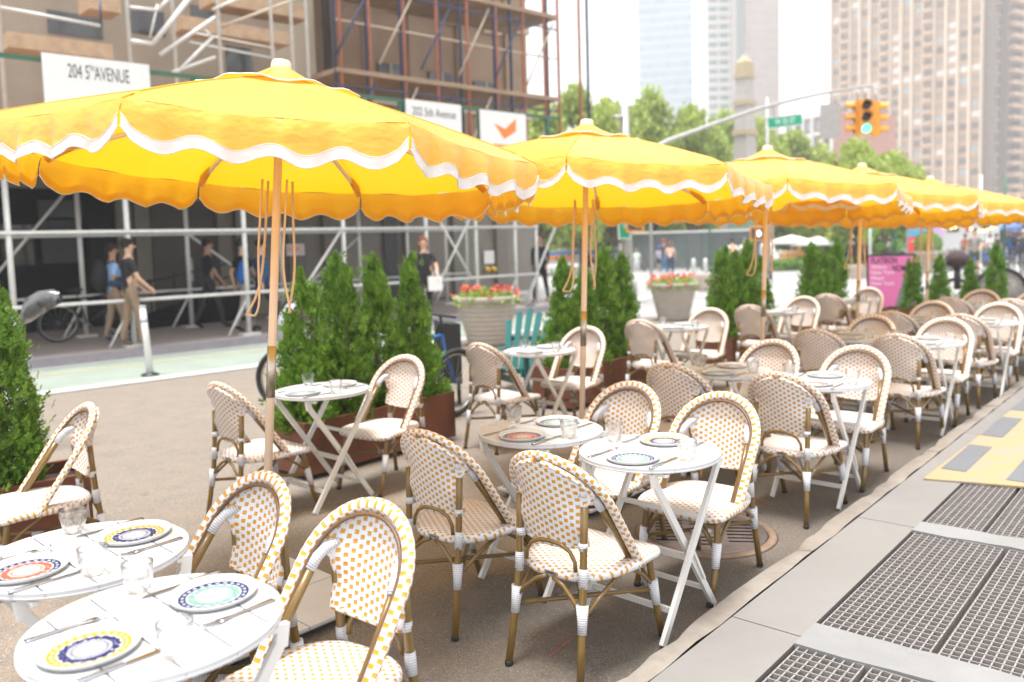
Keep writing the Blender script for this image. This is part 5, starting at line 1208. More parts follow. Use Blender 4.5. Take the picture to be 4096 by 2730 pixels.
# stone kiosk with green window behind the fence (monument base)
M_stone = mat('pale_granite', (.42, .39, .37), .8, var=.1); M_stone2 = mat('ochre_stone', (.42, .34, .22), .8, var=.1)
mo = thing('obelisk_monument', 'stone obelisk with carved bands standing before the far towers', 'obelisk', (0, 0, 0)); yo = 58
def oz(py): return at(2982, py, yo).z
oc = at(2982, 900, yo); 
def obl(w0, w1, y0, y1, m, nm):
    z0, z1 = oz(y0), oz(y1); r0_, r1_ = w0 / F * yo * .5, w1 / F * yo * .5; Mx = Matrix.Translation((oc.x, oc.y, 0)) @ Matrix.Rotation(R(38), 4, 'Z')
    k = .78; vs = [Vector((sx_ * r0_ * k, sy_ * r0_ * k, z0)) for sx_, sy_ in ((-1, -1), (1, -1), (1, 1), (-1, 1))] + [Vector((sx_ * r1_ * k, sy_ * r1_ * k, z1)) for sx_, sy_ in ((-1, -1), (1, -1), (1, 1), (-1, 1))]
    ob(nm, MB().add([Mx @ v for v in vs], [(0, 3, 2, 1), (4, 5, 6, 7), (0, 1, 5, 4), (1, 2, 6, 5), (2, 3, 7, 6), (3, 0, 4, 7)], None, 0, False).mesh('o', m), mo)
obl(88, 78, 900, 545, M_stone, 'lower_shaft'); obl(92, 92, 544, 522, M_stone2, 'band'); obl(78, 70, 521, 425, M_stone, 'middle_shaft'); obl(82, 82, 424, 404, M_stone2, 'band'); obl(70, 62, 403, 318, M_stone, 'upper_shaft'); obl(74, 74, 317, 300, M_stone2, 'band'); obl(66, 62, 299, 252, M_stone2, 'capital'); obl(58, 4, 251, 218, M_stone2, 'tip')
kb = at(2960, 925, 56); kz = zg(kb.x, kb.y)
ob('pedestal', MB().box((kb.x - 2.1, kb.y - .5, kz), (kb.x + 2.1, kb.y + 3, oz(855))).mesh('k', M_stone), mo)
wv = ob('green_panel', MB().box((kb.x - .9, kb.y - .56, kz + 2.0), (kb.x + .8, kb.y - .502, oz(870))).mesh('k', mat('verdigris_panel', (.18, .30, .25), .5)), mo)
# bollards
for k, (px, py) in enumerate(((2775, 1105), (2822, 1106))):
    g = gg(px, py); thing('bollard', ('left' if k == 0 else 'right') + ' white bollard of the two behind the second flower pot', 'bollard', g, 0, 'white bollards', [('post', MB().lathe([(.10, 0), (.09, .7), (.07, .8), (.0001, .84)], 12).mesh('p', M_wpl)), ('base', MB().lathe([(.16, 0), (.16, .05), (.10, .06), (.0001, .06)], 12).mesh('b', M_wpl))])
# ------------------------------------------------------------------ bus
def bus():
    p = at(2390, 1000, 60); z = zg(p.x, p.y); B = MB()
    L, W, Hh = 10.5, 2.5, 3.0; x1 = p.x + 1.6; x0 = x1 - L; y0 = p.y
    t = thing('city_bus', 'white city bus with dark windows and a blue stripe beyond the shed', 'bus', (0, 0, 0), 0, None)
    z = z + .0
    ob('body', MB().box((x0, y0, z + .35), (x1, y0 + W, z + Hh)).mesh('b', M_wpl), t)
    ob('roof_unit', MB().box((x0 + 2, y0 + .4, z + Hh + .003), (x1 - 3, y0 + W - .4, z + Hh + .25)).mesh('b', M_wpl), t)
    for k in range(7):
        a = x0 + .5 + k * 1.42; ob('window', MB().box((a, y0 - .03, z + 1.55), (a + 1.3, y0 - .002, z + 2.5)).mesh('w', M_win), t)
    ob('stripe', MB().box((x0 + .1, y0 - .025, z + 1.0), (x1 - .1, y0 - .002, z + 1.25)).mesh('s', mat('bus_blue', (.05, .25, .6), .4)), t)
    ob('advert', MB().box((x0 + 5.2, y0 - .03, z + .62), (x0 + 7.2, y0 - .003, z + .98)).mesh('s', mat('bus_orange', (.8, .25, .08), .5)), t)
    for xw in (x0 + 1.8, x1 - 2.4): ob('wheel', MB().tube([(xw, y0 - .04, z + .5), (xw, y0 + .3, z + .5)], .5, 20).mesh('w', M_tyre), t)
bus()
# ------------------------------------------------------------------ traffic signals, street signs
mp_ = at(2512, 1180, 21.5); pz = 0
M_mast = mat('grey_mast', (.36, .35, .33), .5, .3)
ms = thing('signal_mast', 'grey traffic signal mast with long arm reaching right over the street', 'signal mast', (0, 0, 0))
tp = at(2512, 455, 21.5); ob('mast', MB().tube([(mp_.x, mp_.y, 0), (mp_.x, mp_.y, tp.z + .2)], [.15, .11], 12).mesh('m', M_mast), ms)
arm = [at(2512, 650, 21.5), at(2670, 565, 22), at(2870, 492, 22.5), at(3010, 444, 23), at(3150, 405, 23.5), at(3290, 374, 24), at(3430, 352, 24.5), at(3490, 346, 24.7)]
ob('arm', MB().tube(arm, [.065, .06, .057, .053, .05, .045, .04, .036], 10).mesh('a', M_mast), ms)
ob('base', MB().lathe([(.25, 0), (.24, .5), (.16, .6), (.0001, .6)], 16, c=(mp_.x, mp_.y, 0)).mesh('b', M_mast), ms)
ob('short_arm', MB().tube([at(2510, 465, 21.5), at(2455, 470, 21.3)], .05, 8).mesh('a', M_mast), ms)
M_sy = mat('signal_yellow', (.72, .30, .012), .45, var=.05); M_lens = mat('dark_lens', (.015, .01, .01), .25); M_glow = mat('green_lamp', (.1, .7, .55), .3, emit=(.10, .85, .62), estr=1.0)
def signal(px, py, Y, az, s, label, lit=2):
    c = at(px, py, Y); t = thing('traffic_signal', label, 'traffic light', c, yaw(az), 'yellow traffic signals', scale=s)
    for k in range(3):
        z = .34 - .34 * k; ob('lamp_housing', MB().box((-.17, -.10, z - .165), (.17, .10, z + .165)).mesh('h', M_sy), t)
        ob('lens', MB().lathe([(.0001, .0), (.13, .0), (.13, .02)], 20, Mx=Matrix.Translation((0, .125, z)) @ Matrix.Rotation(PI / 2, 4, 'X')).mesh('l', M_glow if k == lit else M_lens), t)
        v = MB(); pts = [(.145 * math.cos(R(-10 + 200 * j / 12)), .145 * math.sin(R(-10 + 200 * j / 12))) for j in range(13)]
        v.add([(x, .10, z + y) for x, y in pts] + [(x, .34, z + y) for x, y in pts], [(j, j + 1, 14 + j, 13 + j) for j in range(12)]); ob('visor', v.mesh('v', M_sy), t)
    ob('bracket', MB().tube([(0, 0, .51), (0, 0, .85)], .03, 8).mesh('b', M_mast), t)
signal(3462, 470, 24.4, R(193), .98, 'yellow traffic signal facing the camera with its green lamp lit')
signal(3502, 478, 24.8, R(105), .98, 'yellow traffic signal turned to the right, touching the lit one', 9)
signal(3432, 472, 24.8, R(285), .98, 'yellow traffic signal turned to the left of the lit one', 9)
M_sgn = mat('street_sign_green', (.0, .30, .16), .5, var=.03)
def ssign(c, xdir, w_, h_, txt, label, sz, sx_=.8):
    t = thing('street_sign', label, 'street sign', (0, 0, 0)); t.matrix_world = frame(c, xdir)
    ob('border', MB().box((-w_ / 2 - .03, -h_ / 2 - .03, -.02), (w_ / 2 + .03, h_ / 2 + .03, -.004)).mesh('b', M_ban), t); ob('plate', MB().box((-w_ / 2, -h_ / 2, -.003), (w_ / 2, h_ / 2, .002)).mesh('p', M_sgn), t)
    ob('lettering', text_mesh(txt, sz, M_ban, .002, sx=sx_), t, (0, 0, .004)); ob('hanger', MB().tube([(-w_ * .3, h_ / 2, -.01), (-w_ * .3, h_ / 2 + .28, -.01)], .015, 6).tube([(w_ * .3, h_ / 2, -.01), (w_ * .3, h_ / 2 + .22, -.01)], .015, 6).mesh('h', M_mast), t)
ca, cb_ = at(3068, 505, 23.2), at(3212, 467, 23.6); ssign((ca + cb_) / 2, cb_ - ca, 1.04, .27, 'W 25 ST', 'green hanging street sign reading W 25 ST', .22)
vs_ = at(2497, 905, 21.2); ssign(vs_, Vector((1, .15, 0)), .26, .62, '9', 'narrow green sign plate on the signal mast behind the second umbrella', .3)
def walkbox(c, az, label, colr, mm):
    t = thing('pedestrian_signal', label, 'pedestrian light', c, yaw(az), 'pedestrian signals'); ob('housing', MB().box((-.22, -.12, -.22), (.22, .12, .22)).mesh('h', M_sy), t); ob('hood', MB().box((-.23, .123, .17), (.23, .27, .22)).mesh('hd', M_sy), t)
    ob('screen', MB().box((-.17, .121, -.17), (.17, .128, .16)).mesh('s', mat('signal_screen', (.05, .05, .055), .3)), t); ob('symbol', MB().ell((-.05, .13, .0), (.06, .01, .10), 10, 8).mesh('y', mm), t)
walkbox(at(2540, 895, 21), R(190), 'orange boxed pedestrian signal showing a red hand', M_sy, mat('red_hand_glow', (.8, .15, .08), .4, emit=(1, .2, .1), estr=.9))
walkbox(at(3030, 935, 26), R(200), 'orange boxed pedestrian signal with white figure by third umbrella pole', M_sy, mat('white_figure_glow', (.8, .8, .8), .4, emit=(.9, .95, 1), estr=.9))
sp_ = at(3064, 935, 26); thing('street_pole', 'slim grey pole carrying the white figure pedestrian signal', 'pole', (sp_.x, at(3064, 935, 26).y, 0), 0, None, [('shaft', MB().tube([(.12, .2, -.3), (.12, .2, 5.9)], .05, 10).mesh('s', M_mast)), ('base', MB().lathe([(.14, -.3), (.12, .2), (.05, .25), (.0001, .25)], 12, c=(.12, .2, 0)).mesh('b', M_mast))])
fp = at(3068, 640, 30); thing('flag_pole', 'thin white pole standing left of the green street sign', 'pole', (fp.x, fp.y, 0), 0, None, [('shaft', MB().tube([(0, 0, -.4), (0, 0, at(3068, 515, 30).z)], .045, 8).mesh('s', M_wpl)), ('finial', MB().ell((0, 0, at(3068, 515, 30).z + .05), (.08, .08, .08)).mesh('f', M_wpl))])
# ------------------------------------------------------------------ park trees
def crown_mat(n, a, b): return leafmat(n, a, b, .8, .4)
M_pk = crown_mat('park_leaves', (.22, .31, .05), (.54, .62, .14)); M_rd = crown_mat('purple_leaves', (.06, .02, .02), (.16, .05, .05)); M_bg = crown_mat('bright_bush_leaves', (.10, .25, .02), (.30, .50, .06))
def tree_parts(seed, m, n=60, per=150, leaf=.24, low=.26):
    rnd = random.Random(seed); cr = MB(); tk = MB()
    for i in range(n):
        a = rnd.random() * 2 * PI; v = rnd.random(); z = low + (1 - low) * v; r = .46 * math.sin(PI * (.16 + .80 * v)) * math.sqrt(rnd.random()) * 1.05
        c = Vector((r * math.cos(a), r * math.sin(a), z * .95)); rr = rnd.uniform(.06, .13)
        for j in range(per):
            d = Vector((rnd.gauss(0, 1), rnd.gauss(0, 1), rnd.gauss(0, .8))).normalized() * rr * rnd.uniform(.5, 1.1); p = c + d
            u = Vector((rnd.uniform(-1, 1), rnd.uniform(-1, 1), rnd.uniform(-1, 1))).normalized() * leaf * .10; w_ = u.cross(Vector((rnd.uniform(-1, 1), rnd.uniform(-1, 1), .5))).normalized() * leaf * .075
            cr.add([p - u, p + w_, p + u, p - w_], [(0, 1, 2, 3)], None, 0, False)
        if i < 9: tk.tube([(0, 0, low * .8), (c.x * .5, c.y * .5, (low + c.z) / 2), tuple(c)], [.016, .010, .003], 5)
    tk.tube([(0, 0, -.02), (.005, 0, low * .5), (0, 0, low), (0, .01, .6)], [.030, .022, .018, .008], 8)
    return [('crown', cr.mesh('crown', m)), ('trunk', tk.mesh('trunk', M_bark))]
PT = [tree_parts(11, M_pk), tree_parts(12, M_pk, 66), tree_parts(13, M_pk, 56, 160)]; PTR = tree_parts(14, M_rd, 34, 110, .2, .25); PTB = tree_parts(15, M_bg, 30, 120, .2, .05)
def ptree(px, ty, Y, wpx, label, parts=None, grp='leafy park trees', g=None, by=None):
    top = at(px, ty + (28 if grp == 'leafy park trees' else 0), Y); z0 = zg(top.x, Y) if by is None else at(px, by, Y).z; h = top.z - z0; wd = wpx / F * Y / .95
    parts = parts or PT[int(px) % 3]; thing('park_tree', label, 'tree', (top.x, Y, z0), px % 6, grp, parts, scale=(wd, wd, h / .98))
for px, ty, Y, wpx, lab in ((2150, 420, 46, 420, 'leafy park tree half hidden behind the brown building scaffold'), (2310, 345, 50, 380, 'leafy park tree just right of the scaffold, behind the second umbrella'), (2440, 400, 52, 340, 'leafy park tree left of the signal mast'),
                            (2600, 372, 55, 330, 'leafy park tree below the pale glass tower'), (2755, 425, 54, 330, 'leafy park tree just left of the obelisk'), (2900, 455, 66, 300, 'leafy park tree right behind the obelisk'), (3040, 470, 62, 300, 'leafy park tree under the green street sign'), (3180, 520, 64, 330, 'leafy park tree right of the street sign, before the red building'),
                            (3430, 552, 44, 330, 'rounded leafy tree below the traffic signal'), (3580, 600, 46, 300, 'leafy tree between the traffic signal and the tan tower'), (3300, 640, 48, 280, 'low leafy tree left of the rounded one'),
                            (2380, 640, 60, 420, 'leafy tree low behind the second umbrella'), (2700, 700, 62, 460, 'leafy tree low behind the glazed fence'), (3250, 790, 64, 420, 'leafy tree behind the white cafe parasols'), (3480, 800, 66, 380, 'leafy tree above the pink poster')):
    ptree(px, ty, Y, wpx, lab)
ptree(3530, 840, 40, 190, 'bright green small tree left of the poster', PTB, None, by=1030); ptree(3640, 850, 44, 190, 'dark purple leaved tree above the pink poster', PTR, 'purple leaved trees', by=1040)
ptree(4040, 850, 60, 240, 'dark purple leaved tree at the right photo edge', PTR, 'purple leaved trees'); ptree(3930, 870, 52, 110, 'slim dark tree beside the white food truck', PT[0], None, by=1010)
# ------------------------------------------------------------------ far buildings
def grid_building(name, label, ca, cb2, depthv, z0, z1, wall, cols, rows, win, fin=None, band=None, skip=(), wfrac=.6, hfrac=.6, side=None, balc=()):
    t = thing(name, label, 'building', (0, 0, 0)); d = cb2 - ca; d.z = 0; L = d.length; d.normalize(); nn = Vector((d.y, -d.x, 0))
    if nn.dot(ca) > 0: nn = -nn      # towards camera
    back = -nn * depthv
    ob('wall', MB().poly([Vector((p.x, p.y, z1)) for p in (ca, cb2, cb2 + back, ca + back)][::(-1 if d.cross(back).z < 0 else 1)] , z1 - z0).mesh('w', wall), t)
    cw = L / cols; rh = (z1 - z0) / rows; cells = [(c, r) for r in range(rows) for c in range(cols)]
    cells.sort(key=lambda q: (q[1] * rh + z0) ** 2 + q[0] * .01)
    rest = MB(); n = 0
    def bx_(mb, x0, x1, y0, y1, off, th):
        a = ca + d * x0 + nn * off; b = ca + d * x1 + nn * off
        return mb.poly([Vector((a.x, a.y, y1)), Vector((a.x, a.y, y0)), Vector((b.x, b.y, y0)), Vector((b.x, b.y, y1))], th, d=nn)
    for c, r in cells:
        if c in skip: continue
        x0 = cw * (c + .5 - wfrac / 2); x1 = x0 + cw * wfrac; y0 = z0 + rh * (r + .5 - hfrac / 2); y1 = y0 + rh * hfrac
        w_ = win[(c * 7 + r * 13 + (c * r) % 5) % len(win)] if c not in balc else win[0]
        if n < 100: ob('window', bx_(MB(), x0, x1, y0, y1, .01, .12).mesh('w', w_), t); n += 1
        else: bx_(rest, x0, x1, y0, y1, .01, .12); rest.mi[-6:] = [win.index(w_)] * 6
    if rest.v: ob('upper_windows', rest.mesh('w', win), t)['kind'] = 'stuff'
    if fin:
        for c in range(cols + 1):
            if (c in balc) or (c - 1 in balc): fw_ = cw * .10
            else: fw_ = cw * .18
            x = cw * c; ob('pier', bx_(MB(), max(0, x - fw_ / 2), min(L, x + fw_ / 2), z0, z1, .14, cw * .25).mesh('f', fin), t)
    if band:
        for r in range(rows + 1):
            y = z0 + rh * r; ob('floor_band', bx_(MB(), 0, L, y - rh * .09, y + rh * .09, .13, .25).mesh('b', band), t)
    for c in balc:
        for r in range(rows): 
            y = z0 + rh * r
            ob('balcony', bx_(MB(), cw * (c + .08), cw * (c + .92), y + rh * .02, y + rh * .38, .15, cw * .42).mesh('b', band), t)
    return t
Wd = mat('tower_window_brown', (.14, .10, .07), .3, spec=.6); Wl = mat('tower_window_tan', (.34, .26, .18), .4); Ww = mat('tower_window_bright', (.70, .68, .64), .3); Wb = mat('tower_window_blue', (.34, .40, .42), .2)
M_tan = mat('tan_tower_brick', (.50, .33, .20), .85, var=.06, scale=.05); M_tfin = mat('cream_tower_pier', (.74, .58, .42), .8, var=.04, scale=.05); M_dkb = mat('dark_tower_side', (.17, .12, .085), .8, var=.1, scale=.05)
A_, B_, C_ = at(3327, 700, 262), at(3925, 700, 225), at(4330, 700, 262)
grid_building('tan_tower', 'tall tan apartment tower with cream piers filling the upper right', A_, B_, 30, -3, 96, M_tan, 14, 32, [Wd, Wl, Wl, Wb, Wd, Wl, Ww], M_tfin, M_tan, (), .66, .52, balc=(1, 5, 9))
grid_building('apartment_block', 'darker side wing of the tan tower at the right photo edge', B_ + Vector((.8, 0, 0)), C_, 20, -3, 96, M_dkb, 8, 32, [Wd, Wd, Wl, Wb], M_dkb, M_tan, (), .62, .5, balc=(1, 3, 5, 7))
Wt = mat('glass_tower_pane', (.36, .44, .50), .25, spec=.6); Wt2 = mat('glass_tower_pane_dark', (.28, .36, .42), .25, spec=.6); M_gtw = mat('glass_tower_wall', (.52, .58, .62), .4, var=.03, scale=.02)
grid_building('glass_tower', 'pale blue glass skyscraper in the haze at upper centre', at(2556, 400, 420), at(2772, 400, 415), 30, -3, 190, M_gtw, 12, 44, [Wt, Wt, Wt2, Wt], None, None, (), .86, .72)
M_wt = mat('white_tower_slab', (.66, .67, .64), .7, var=.03, scale=.05); Wg = mat('green_tower_glass', (.20, .25, .23), .25)
grid_building('balcony_tower', 'white tower with stacked balconies left of the pink slab tower', at(2832, 400, 300), at(2962, 400, 300), 20, -3, 120, M_wt, 3, 40, [Wg, Wl, Wg], None, M_wt, (), .8, .45)
M_pk2 = mat('pink_stone_slab', (.52, .44, .41), .8, var=.03, scale=.05); Wp = mat('pink_tower_window', (.44, .37, .35), .4)
grid_building('pink_tower', 'pale pink slab tower rising behind the obelisk', at(2975, 400, 290), at(3118, 400, 292), 22, -3, 125, M_pk2, 9, 42, [Wp, Wp, M_pk2], None, None, (), .55, .45)
ob('dark_edge', MB().box((at(2968, 400, 288).x - 1.6, 288, -3), (at(2975, 400, 288).x + .3, 289, 125)).mesh('e', Wg), None)['kind'] = 'structure'
bpy.data.objects['dark_edge'].parent = [o for o in col.objects if o.name == 'pink_tower'][0]; del bpy.data.objects['dark_edge']['kind']
M_red = M_red; M_rb = mat('red_brick_far', (.42, .20, .15), .85, var=.08, scale=.3)
grid_building('red_building', 'low red brick building with pale trim between obelisk and tan tower', at(3150, 480, 150), at(3335, 480, 140), 14, -3, at(3240, 470, 145).z, M_rb, 5, 8, [Wd, Wb], M_wt, M_wt, (), .5, .5)
gb = at(3320, 470, 36); thing('billboard_panel', 'grey panel hanging from the signal arm left of the traffic signal', 'panel', gb, 0, None, [('panel', MB().box((-.42, -.03, -.9), (.42, .03, .55)).mesh('p', mat('grey_panel_back', (.33, .31, .29), .6))), ('hanger', MB().tube([(0, 0, .55), (0, 0, 1.2)], .03, 6).mesh('h', M_mast))])
# street frontage far behind
grid_building('far_block', 'distant tan street block closing the avenue at far right', at(3500, 900, 190), at(4300, 900, 180), 10, -4, 9, M_tan, 18, 3, [Wd, Wl], M_tfin, M_tan)
grid_building('left_far_block', 'distant pale block seen between shed posts and trees', at(2150, 900, 150), at(2700, 900, 160), 10, -4, 12, M_pale, 14, 4, [Wd, Wl], M_pale, M_pale)

# ------------------------------------------------------------------ poster stand
M_pink = mat('pink_poster', (.60, .14, .34), .4, var=.02); 
c = gp(3562, 1290); psd = Vector((.96, -.28, 0)).normalized(); T = thing('poster_stand', 'black framed pink poster stand reading Flatiron Nomad', 'poster stand', (0, 0, 0)); T.matrix_world = frame(c + Vector((0, 0, .66)), psd)
ob('frame', MB().box((-.40, -.565, -.03), (.40, .565, -.006)).mesh('f', M_blk), T); ob('poster', MB().box((-.37, -.53, -.005), (.37, .53, .002)).mesh('p', M_pink), T)
ob('base', MB().box((-.42, -.66, -.28), (.42, -.60, .28)).mesh('b', M_blk), T); ob('leg', MB().box((-.36, -.60, -.02), (-.32, -.566, 0)).mesh('l', M_blk), T); ob('leg', MB().box((.32, -.60, -.02), (.36, -.566, 0)).mesh('l', M_blk), T)
ob('heading', text_mesh('FLATIRON', .15, M_ink, .001, 'LEFT', .62, .003), T, (-.33, .45, .004)); ob('heading', text_mesh('NOMAD', .15, M_ink, .001, 'LEFT', .62, .003), T, (.02, .31, .004))
ob('subtitle', text_mesh('Where\nNew York\nMeets\nNew York', .10, M_ban, .001, 'LEFT', .9), T, (-.33, .19, .004))
ob('wedge_drawing', MB().poly([(.02, -.53, .003), (.34, -.53, .003), (.34, .10, .003), (.30, .14, .003), (.24, .14, .003), (.20, .10, .003)], .0009).mesh('w', mat('grey_drawing', (.16, .16, .17), .6, var=.6, scale=30, stretch=(14, 1, 1))), T)
# ------------------------------------------------------------------ cafe parasols far
M_cp = mat('white_parasol_canvas', (.74, .73, .71), .8)
for k, (px, py, Y, s, lab) in enumerate(((3165, 945, 46, 1.2, 'white cafe parasol nearest the third umbrella pole'), (3275, 950, 45, 1.25, 'white cafe parasol second from left beyond the evergreens'), (3395, 948, 48, 1.3, 'white cafe parasol third from left above the yellow taxi'), (3455, 935, 50, 1.2, 'white cafe parasol rightmost of the four'))):
    p = at(px, py, Y); g0 = zg(p.x, p.y); h = p.z - g0
    thing('cafe_parasol', lab, 'umbrella', (p.x, p.y, g0), 0, 'white cafe parasols', [('canopy', MB().lathe([(1.25 * s, h - .35), (.6 * s, h - .12), (.05, h + .05), (.0001, h + .06)], 8).lathe([(1.25 * s, h - .42), (1.25 * s, h - .35)], 8).mesh('c', M_cp)), ('pole', MB().tube([(0, 0, 0), (0, 0, h - .1)], .03, 8).mesh('p', M_wpl))])
# ------------------------------------------------------------------ taxis and car
M_taxi = mat('taxi_yellow', (.80, .36, .02), .25, coat=.8); M_carb = mat('black_car_paint', (.02, .02, .022), .2, coat=.8)
def car(px, py, az, m, label, L=4.7, Hc=1.45, grp=None, cat='car', Y=None):
    g = gg(px, py) if Y is None else at(px, py, Y); 
    if Y is not None: g.z = zg(g.x, g.y)
    prof = [(-L / 2, .35), (-L / 2, .80), (-L / 2 + .15, .95), (-L / 2 + .7, 1.0), (-L / 2 + 1.3, Hc), (L / 2 - 1.7, Hc), (L / 2 - 1.0, .98), (L / 2 - .15, .82), (L / 2, .62), (L / 2, .35)]
    body = MB().poly([(-.9, y, z) for y, z in prof][::-1], 1.8, d=(1, 0, 0))
    t = thing('parked_car', label, cat, g, yaw(az), grp, [('body', body.mesh('b', m))])
    for s in (-1, 1):
        ob('side_window', MB().poly([(s * .903, -L / 2 + .85, 1.0), (s * .903, -L / 2 + 1.35, Hc - .08), (s * .903, L / 2 - 1.75, Hc - .08), (s * .903, L / 2 - 1.2, 1.0)][::(1 if s < 0 else -1)], .01, d=(-s, 0, 0)).mesh('w', M_win), t)
        for y in (-L / 2 + .8, L / 2 - .8): ob('wheel', MB().tube([(s * .72, y, .33), (s * .92, y, .33)], .33, 18).mesh('w', M_tyre), t)
        ob('headlight', MB().ell((s * .65, L / 2, .68), (.14, .04, .08)).mesh('h', Ww), t)
    for y0, y1, sg in ((-L / 2 + .72, -L / 2 + 1.28, -1), (L / 2 - 1.02, L / 2 - 1.68, 1)):
        ob('windscreen', MB().poly([(-.78, y0 + sg * .012, 1.02), (.78, y0 + sg * .012, 1.02), (.72, y1 + sg * .012, Hc - .05), (-.72, y1 + sg * .012, Hc - .05)], .012, d=(0, sg, .3)).mesh('w', M_win), t)
car(3290, 1010, R(95), M_taxi, 'yellow taxi van under the white parasols left of the poster', 4.9, 1.9, 'yellow taxis', 'taxi', 52)
car(3660, 1000, R(100), M_taxi, 'yellow taxi right of the bright green tree', 4.8, 1.5, 'yellow taxis', 'taxi', 58)
car(3440, 1010, R(95), M_carb, 'black car between the yellow taxi and the poster', 4.7, 1.5, None, 'car', 49)
# food truck
g = at(3800, 1020, 50); g.z = zg(g.x, g.y); trk = thing('food_truck', 'white food truck with small dark windows and coloured stickers', 'truck', g, R(-2))
ob('body', MB().box((-2.9, 0, .5), (2.9, 2.2, 2.65)).mesh('b', M_wpl), trk); ob('roof_vent', MB().box((.6, .5, 2.653), (1.9, 1.6, 3.0)).mesh('v', M_wpl), trk); ob('awning_rail', MB().box((-2.9, -.25, 2.45), (2.9, -.003, 2.52)).mesh('v', M_wpl), trk)
for x0, x1, z0, z1, m in ((-.2, .5, 1.85, 2.25, M_win), (1.7, 2.4, 1.85, 2.2, M_win)): ob('window', MB().box((x0, -.03, z0), (x1, -.003, z1)).mesh('w', m), trk)
for x0, x1, z0, z1, c_ in ((-2.5, -1.8, 1.5, 2.2, '#9fb4dc'), (-1.2, -.4, 1.1, 2.2, '#d8b8dc'), (.9, 1.1, 1.8, 2.2, '#d05050')): ob('sticker', MB().box((x0, -.02, z0), (x1, -.0025, z1)).mesh('s', cm(c_)), trk)
for x in (-2, 2): ob('wheel', MB().tube([(x, -.02, .4), (x, .25, .4)], .4, 18).mesh('w', M_tyre), trk)
# red advert board, boxwood planter, stone blocks, barriers
g = at(3668, 1030, 36); g.z = zg(g.x, g.y); thing('advert_board', 'red and blue advertising board beside the fifth umbrella pole', 'board', g, 0, None, [('frame', MB().box((-.46, -.05, 0), (.46, .05, 2.05)).mesh('f', mat('grey_board_frame', (.25, .25, .26), .5))), ('red_panel', MB().box((-.42, -.07, .9), (.42, -.052, 1.55)).mesh('r', mat('poster_red', (.75, .06, .05), .5))), ('blue_panel', MB().box((-.42, -.07, 1.56), (.42, -.052, 1.9)).mesh('r', mat('poster_blue', (.10, .32, .50), .5))), ('lettering', MB().box((-.3, -.075, 1.35), (.3, -.071, 1.4)).box((-.2, -.075, 1.15), (.2, -.071, 1.2)).mesh('l', M_ban))])
g = gg(3710, 1092); PB = 1.0
thing('stone_planter', 'square stone planter beyond the fifth umbrella pole', 'planter', g, .3, None, [('box', MB().lathe([(.62, 0), (.60, .08), (.74, .75), (.80, .80), (.80, .9), (.70, .9), (.68, .8), (.0001, .8)], 4, Mx=Matrix.Rotation(PI / 4, 4, 'Z')).mesh('b', M_pot)), ('rim', MB().lathe([(.82, .90), (.82, .95), (.7, .95), (.7, .90)], 4, Mx=Matrix.Rotation(PI / 4, 4, 'Z')).mesh('b', M_pot))])
rnd = random.Random(4); bw = MB()
for i in range(2600):
    d = Vector((rnd.gauss(0, 1), rnd.gauss(0, 1), rnd.gauss(0, 1))).normalized(); p = d * .58 * rnd.uniform(.85, 1.03); p.z = p.z * .85 + 1.25
    u = Vector((rnd.uniform(-1, 1), rnd.uniform(-1, 1), rnd.uniform(-1, 1))).normalized() * .035; w_ = u.cross(d).normalized() * .028; bw.add([p - u, p + w_, p + u, p - w_], [(0, 1, 2, 3)], None, 0, False)
thing('boxwood_ball', 'clipped round green shrub in the square stone planter', 'shrub', g, 0, None, [('foliage', bw.mesh('f', M_bg)), ('stem', MB().tube([(0, 0, .7), (0, 0, 1.2)], .04, 6).mesh('s', M_bark))])
for k, (px, py, w_, lab) in enumerate(((3420, 1115, 1.6, 'rough granite block left of the pink poster'), (3630, 1090, 1.1, 'rough granite block right of the pink poster'), (2815, 1165, 1.4, 'rough grey stone block right of the second flower pot'))):
    g = gg(px, py); mb = MB(); rr = random.Random(k); vs = []
    for z in (0, .25, .5, .52):
        for j in range(14): a = 2 * PI * j / 14; q = 1 + rr.uniform(-.06, .06); vs.append((w_ / 2 * math.copysign(abs(math.cos(a)) ** .4, math.cos(a)) * q * (1 if z < .5 else .9), .4 * math.copysign(abs(math.sin(a)) ** .4, math.sin(a)) * q * (1 if z < .5 else .85), z))
    fs = [(i * 14 + j, i * 14 + (j + 1) % 14, (i + 1) * 14 + (j + 1) % 14, (i + 1) * 14 + j) for i in range(3) for j in range(14)] + [tuple(42 + j for j in range(14))]
    o = ob('stone_block', mb.add(vs, fs).mesh('b', mat('rough_granite', (.33, .27, .23), .9, var=.2, bump=.4)), None, g, (0, 0, -.3)); tag(o, lab, 'stone block', 'granite blocks')
a, b = gg(3100, 1085), gg(3400, 1060); bt_ = thing('steel_barrier', 'low white steel table like barrier between third and fourth planters', 'barrier', (0, 0, 0))
ob('top_rail', MB().bar(a + Vector((0, 0, .95)), b + Vector((0, 0, .95)), .4, .06).mesh('t', M_wpl), bt_)
for k in range(11):
    p = a.lerp(b, k / 10); q = a.lerp(b, min(1, (k + .7) / 10)); ob('leg', MB().tube([p, q + Vector((0, 0, .93))], .025, 6).mesh('l', M_galv), bt_)
